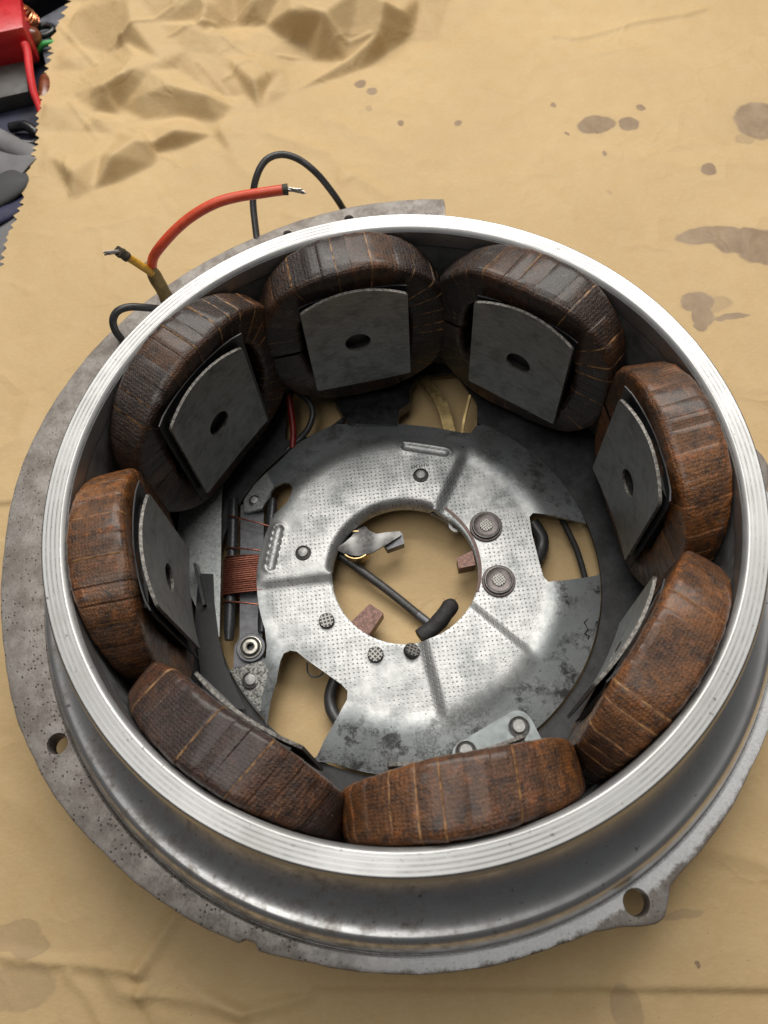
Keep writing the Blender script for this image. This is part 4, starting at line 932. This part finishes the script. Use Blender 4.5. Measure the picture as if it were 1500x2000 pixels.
for i in range(NT_):
    f = (i + .5) / NT_; y = wy0 + (wy1 - wy0) * f; xl = wx0 + (wx1 - wx0) * f
    pth = []
    for q in range(24):
        a = 2 * math.pi * q / 24
        cx = (xl + r2x) / 2; hx = (r2x - xl) / 2; ex_ = .55
        pth.append((cx + hx * math.copysign(abs(math.cos(a)) ** ex_, math.cos(a)), y - .25 * math.cos(a) + random.uniform(-.05, .05), -64.6 + 2.75 * math.copysign(abs(math.sin(a)) ** ex_, math.sin(a))))
    pth.append(pth[0])
    V, F = sweep(pth, .36, 8, cap=False)
    mesh_obj('copper_turn', V, F, 'copper', fm)
lw = T['loosewires']
for i in range(0, len(lw), 2):
    (x0, y0), (x1, y1) = lw[i], lw[i + 1]
    d = x1 - x0
    tube('loose_turn', [(x0 - .6, y0, -65.5), (x0 + .3, y0, -62.9), (x0 + d * .3, y0 + (y1 - y0) * .3, -62.3), (x0 + d * .7, y0 + (y1 - y0) * .7, -62.3), (x1, y1, -62.8)], .28, 'copper', fm, n=4, segs=8)
ex, ey = T['eyelet'][0]
lathe_obj('eyelet', [(1.1, -1.5), (1.1, 1.1), (1.5, 1.45), (2.3, 1.35), (2.5, .7), (2.7, .35), (3.0, .35), (3.2, .8), (3.5, .7), (3.6, .1), (4.4, .1), (4.6, -.1), (4.6, -1.5)], ['pale', 'rivetdark', 'bracket'], fm, 44, center=(ex, ey, -64.2), midx=[1, 0, 0, 0, 1, 1, 1, 0, 1, 2, 2, 2, 1])
# pale mottled end of the plate under the lower left rivet
tl = [T['tab_left'][0], T['tab_left'][1], T['tab_left'][2], T['tab_left'][3]]
px = T['rivets3'][0]
mt = ccw([(p[0] * .997, p[1] * .997) for p in [tl[0], tl[1], tl[2], (tl[3][0] + .5, tl[3][1] - 4), (tl[2][0] - 1, tl[2][1] - 11), (tl[0][0] + 9, tl[0][1] - 14.5), (tl[0][0] + 3.6, tl[0][1] - 7)]])
if sum(a[0] * b[1] - b[0] * a[1] for a, b in zip(mt, mt[1:] + mt[:1])) < 0: mt = mt[::-1]
sheet('mottled_tab', rounded(mt, .8), [], 1.5, .3, lambda x, y, d: (x, y, zplate(x, y) + .12 - d), 'mottled', plate, estep=1)
no = T['notch_oval']
ut = ccw([(p[0] + (-.2 if i < 3 else .25), p[1] + .25) for i, p in enumerate([no[7], no[8], no[10], no[11], no[12], no[13], no[14], no[15], no[16]])])
sheet('mottled_tab', rounded(ut, .5), [], 1.5, .3, lambda x, y, d: (x, y, zplate(x, y) + .12 - d), 'galv', plate, estep=1)
# ------------------------------------------------------------------ under the plate: brushes, lever, rod, sleeves

sheet('rubber_block', ccw(rounded(T['darktab'], .8)), [], 4, 5.0, lambda x, y, d: (x, y, -62.2 - d), 'black', ST, estep=2)
tube('red_lead', T['redwire_in'], 1.15, 'wire_red2', ST)
tube('black_lead', T['blackwire_in'], 1.1, 'wire_black', ST)
tube('brass_strip', T['brassA'], 1, 'brass', ST, sect=strip_sect(2.0, .35))
tube('brass_strip', T['brassB'], 1, 'brass', ST, sect=[(-.4, -1.7), (.4, -1.7), (.4, 1.7), (-.4, 1.7)])
tube('spring_band', T['band'], 1, 'band', ST, sect=[(-.5, -2.2), (.5, -2.2), (.5, 1.2), (-.5, 1.2)], n=6)
tp = T['terminal']
tube('ring_terminal', [(p[0], p[1], -65) for p in tp[:2]] + [(tp[2][0] - 1.2, tp[2][1] + .8, -65)], 1, 'lever', ST, sect=strip_sect(1.3, .7))
lathe_obj('terminal_ring', [(1.35, -.5), (1.35, .5), (1.7, .75), (2.7, .7), (2.9, .3), (2.9, -.5)], ['lever'], ST, 32, center=(tp[2][0], tp[2][1], -65))
for k, hgt in (('brush1', 5.2), ('brush2', 5.2)):
    q = [(p[0], p[1]) for p in T[k]]
    sheet('carbon_brush', ccw(rounded(q, .35, 2)), [], 3, hgt, lambda x, y, d: (x, y, -63.0 - d), 'brush', ST, estep=1)
lv = ccw([(p[0], p[1]) for p in T['lever']])
lc = np.mean(np.array(lv), 0)
lever = sheet('brush_lever', rounded(lv, .6, 2), [], 1.3, .7, lambda x, y, d: (x, y, -62.6 - d + .9 * math.sin((x - lc[0]) * .35) - .05 * (y - lc[1]) ** 2), 'lever', ST, estep=.8, sharp=30)
q = [(p[0], p[1]) for p in T['leverblock']]
sheet('lever_block', ccw(rounded(q, .3, 2)), [], 3, 3.5, lambda x, y, d: (x, y, -64.0 - d), 'bracket', lever, estep=1)
bx, by, _ = T['brassring'][0]
lathe_obj('brass_ring', [(0, -1.5), (4.7, -1.5), (4.7, 1.6), (5.0, 1.6), (5.0, -3.2), (0, -3.2)], ['black', 'black', 'brassring'], lever, 44, center=(bx + .4, by + 2.2, -65.6), sharp=30, closed=False, midx=[0, 1, 2, 2, 2, 2])
tube('rod', T['rodc'], 1.45, 'darkrod', ST)
tube('rod_collar', T['rodend'], 1.55, 'bracket', ST)
V, F = sweep(catmull(T['sleeve'], 10), lambda t: 2.65 * math.sqrt(max(.03, 1 - max(0, (t - .8) / .2) ** 2)) + .08 * math.sin(t * 17), 26)
sl = mesh_obj('cloth_sleeve', V, F, 'fuzzy', ST); jitter(sl, .16, .45)
V = []; F = []
for i in range(26):
    f = random.random(); p = np.array(catmull(T['sleeve'], 10)[int(f * 30)]); a = random.uniform(0, 6.28)
    d = np.array((math.cos(a), math.sin(a) * .8, .6 * abs(math.sin(a * 3)))); s0 = p + d * 2.7; e = s0 + d * random.uniform(.5, 1.3) + np.random.uniform(-.4, .4, 3)
    v_, f_ = sweep([s0, (s0 + e) / 2 + .1, e], .05, 4); b = len(V); V += v_; F += [tuple(b + q for q in ff) for ff in f_]
fz = mesh_obj('loose_fibres', V, F, 'wire_black', sl); fz['kind'] = 'stuff'
tube('spring_eye', T['w4loop'], .3, 'bracket', ST, segs=8)
tube('black_lead', T['w4cable'], 1.9, 'wire_black', ST)
tube('thin_lead', T['w5thin'], 1.0, 'fuzzy', ST)
tube('black_lead', T['w5thick'], 2.2, 'wire_black', ST)

# ------------------------------------------------------------------ leads outside the housing
def strands(pts):
    V = []; F = []; C_ = catmull(pts, 6); N_ = len(C_)
    for q in range(6):
        path = [p + np.array((math.cos(q * 1.05 + i * .35), .5 * math.sin(q * 1.9), math.sin(q * 1.05 + i * .35))) * (.42 + .35 * (i / N_) ** 2 * ((q * 7) % 5) / 4) for i, p in enumerate(C_[:max(3, N_ - (q * 3) % 3)])]
        v_, f_ = sweep(path, .3, 6); b = len(V); V += v_; F += [tuple(b + w_ for w_ in ff) for ff in f_]
    return mesh_obj('bare_strand', V, F, 'strand', ST)
tube('black_wire_loop', T['blackloop'], 1.25, 'wire_black', ST, n=10)
tube('black_wire_loop', T['blackloop2'], 1.3, 'wire_black', ST, n=10)
V, F = sweep(catmull(T['sleeve_y'], 8), lambda t: 2.55 - .5 * t + .12 * math.sin(t * 14), 18)
ys_ = mesh_obj('yellow_sleeve', V, F, 'sleeve_y', ST); jitter(ys_, .3, .3)
tube('yellow_wire', T['yellow'], 1.25, 'wire_yellow', ST)
hs = tube('fabric_wrap', T['heatshrink'], 1.6, 'shrink', ST); jitter(hs, .45, .7)
strands(T['strandA'])
jitter(tube('red_wire', T['red'], 1.6, 'wire_red', ST, n=10), .3, .07)
rc = tube('fabric_wrap', T['redcuff'], 1.6, 'shrink', ST); jitter(rc, .3, .7)
strands(T['strandB'])

# ------------------------------------------------------------------ clutter at the top left, off the paper
def P3(k, i=0): return np.array(T[k][i], float)
p = P3('rb_tr'); ql = P3('rb_tl'); bk = P3('rb_br')
u = ql[:2] - p[:2]; u /= np.hypot(*u); v = np.array((u[1], -u[0]))
if v @ (bk[:2] - p[:2]) < 0: v = -v
rot = math.atan2(-u[1], -u[0])
w_, d_ = 46, 24
c = p[:2] + u * w_ / 2 + v * d_ / 2
rb = thing(box('red_block', (c[0], c[1], -61.0), (w_, d_, 18), 'redplastic', None, rot, 1.6), 'glossy red plastic block at the left edge beside the paper', 'block')
gq = P3('gb_r'); c2 = gq[:2] + u * 22 + v * 13
gb = thing(box('grey_block', (c2[0], c2[1], -71.2), (44, 26, 7.4), 'greyblock', None, rot, .8), 'dark grey block lying under the red plastic block', 'block')
ca = [np.array(q) for q in T['coil_a']]; ax = catmull(ca, 30); V = []
pth = []
for i, q in enumerate(ax):
    tdir = ax[min(i + 1, len(ax) - 1)] - ax[max(0, i - 1)]; tdir /= np.linalg.norm(tdir); s_ = np.cross(tdir, (0, 0, 1)); s_ /= np.linalg.norm(s_); up = np.cross(s_, tdir)
    for j in range(5):
        a = 2 * math.pi * (i * 5 + j) / 16
        pth.append(q + tdir * .2 * j + (math.cos(a) * s_ + math.sin(a) * up) * 4.6)
V, F = sweep(pth, .55, 7)
thing(mesh_obj('copper_coil', V, F, 'copper_bright'), 'bright copper wire coil behind the red plastic block', 'wire coil')
thing(tube('red_string', T['redcloth'], lambda t: 1.9 - .5 * t, 'redcloth', None), 'soft red string running down beside the red block', 'string')
thing(tube('green_wire', T['green'], 1.4, 'green', None), 'short green insulated wire bent over beside the pinked edge', 'wire')
def bead(p, r, sx, label, name='glazed_bead'):
    o = lathe_obj(name, [(0, r)] + [(r * math.sin(t), r * math.cos(t)) for t in np.linspace(.2, 2.94, 14)] + [(0, -r)], ['bead'], None, 28, center=p, closed=False)
    jitter(o, .5, .15); return thing(o, label, 'bead')
b1 = P3('bead1'); bead(b1, 4.2, 1, 'small brown glazed bead touching the red block corner')
V, F = sweep(catmull([P3('bead2'), P3('bead2', 1), P3('bead2', 1) + np.array((-2, -9, -1))], 10), lambda t: 3.7 * math.sqrt(max(.02, 1 - abs(2 * t - .9) ** 3 * .8)), 22)
thing(mesh_obj('glazed_insulator', V, F, 'bead'), 'brown glazed insulator half hidden under the pinked paper edge', 'insulator')
c = P3('bigblack', 1); ob = box('black_housing', (c[0] - 4, c[1] + 8, -64), (34, 20, 22), 'black', None, .45, 2.5); thing(ob, 'black plastic housing behind the slate grey plate, top left', 'housing')
gp = ccw(rounded([(q[0], q[1]) for q in T['grayboard']], 2))
gpo = sheet('slate_plate', gp, [], 6, 2.5, lambda x, y, d: (x, y, -69.5 - d + .02 * (x - gp[0][0])), 'slate', None, estep=3)
thing(gpo, 'slate grey plastic plate half covered by the pinked paper edge', 'plate')
for k, r, lab in (('ringblack', 4.6, 'black rubber ring lying on the slate grey plate'), ('cuffblack', 5.2, 'black rubber cuff half under the paper edge')):
    q = P3(k); th_ = np.linspace(0, 2 * np.pi, 40)
    V, F = sweep([(q[0] + r * math.cos(a), q[1] + r * .8 * math.sin(a), q[2] + 1.5) for a in th_], 1.5, 10, cap=False)
    thing(mesh_obj('rubber_ring', V, F, 'black'), lab, 'ring')
thing(tube('cable_clip', T['clipA'], 2.2, 'black', None), 'upper of two glossy black clips by the grey cloth', 'clip')
thing(tube('cable_clip', T['clipB'], 2.2, 'black', None), 'lower glossy black clip touching the grey cloth', 'clip')
def cloth(name, pts, rx, rz, mat, label):
    V, F = sweep(catmull(pts, 8), 1, sect=[(rx * math.cos(a), rz * math.sin(a)) for a in np.linspace(0, 2 * np.pi, 24, endpoint=False)])
    o = mesh_obj(name, V, F, mat); jitter(o, 1.5, .06); return thing(o, label, 'cloth')
cloth('grey_cloth', T['graysl1'], 5, 3.0, 'cloth', 'pale grey cloth fold along the left edge of the picture')
cloth('grey_cloth', T['graysl2'], 9, 2.6, 'cloth', 'flat light grey cloth between two darker folds at the left edge')
cloth('charcoal_cloth', T['graysl3'], 8, 3.2, 'clothdark', 'rolled charcoal cloth fold nearest the pinked paper edge')
cloth('navy_cloth', T['navy'], 5, 2.0, 'navy', 'narrow navy blue cloth strip below the charcoal fold')
thing(sheet('grey_cloth', ccw([tuple(q) for q in T['lowcloth']]), [], 6, .35, lambda x, y, d: (x, y, -74.55 - d), 'cloth'), 'mid grey cloth lowest at the left edge below the navy strip', 'cloth')
fb = T['fibres']
thing(tube('white_fibre', [fb[0], fb[1]], .22, 'fibre', None, n=3, segs=6), 'short white fibre on the paper at lower right', 'fibre')
thing(tube('white_fibre', [fb[2], fb[3]], .3, 'fibre', None, n=3, segs=6), 'short white fibre on the paper above the rim', 'fibre')
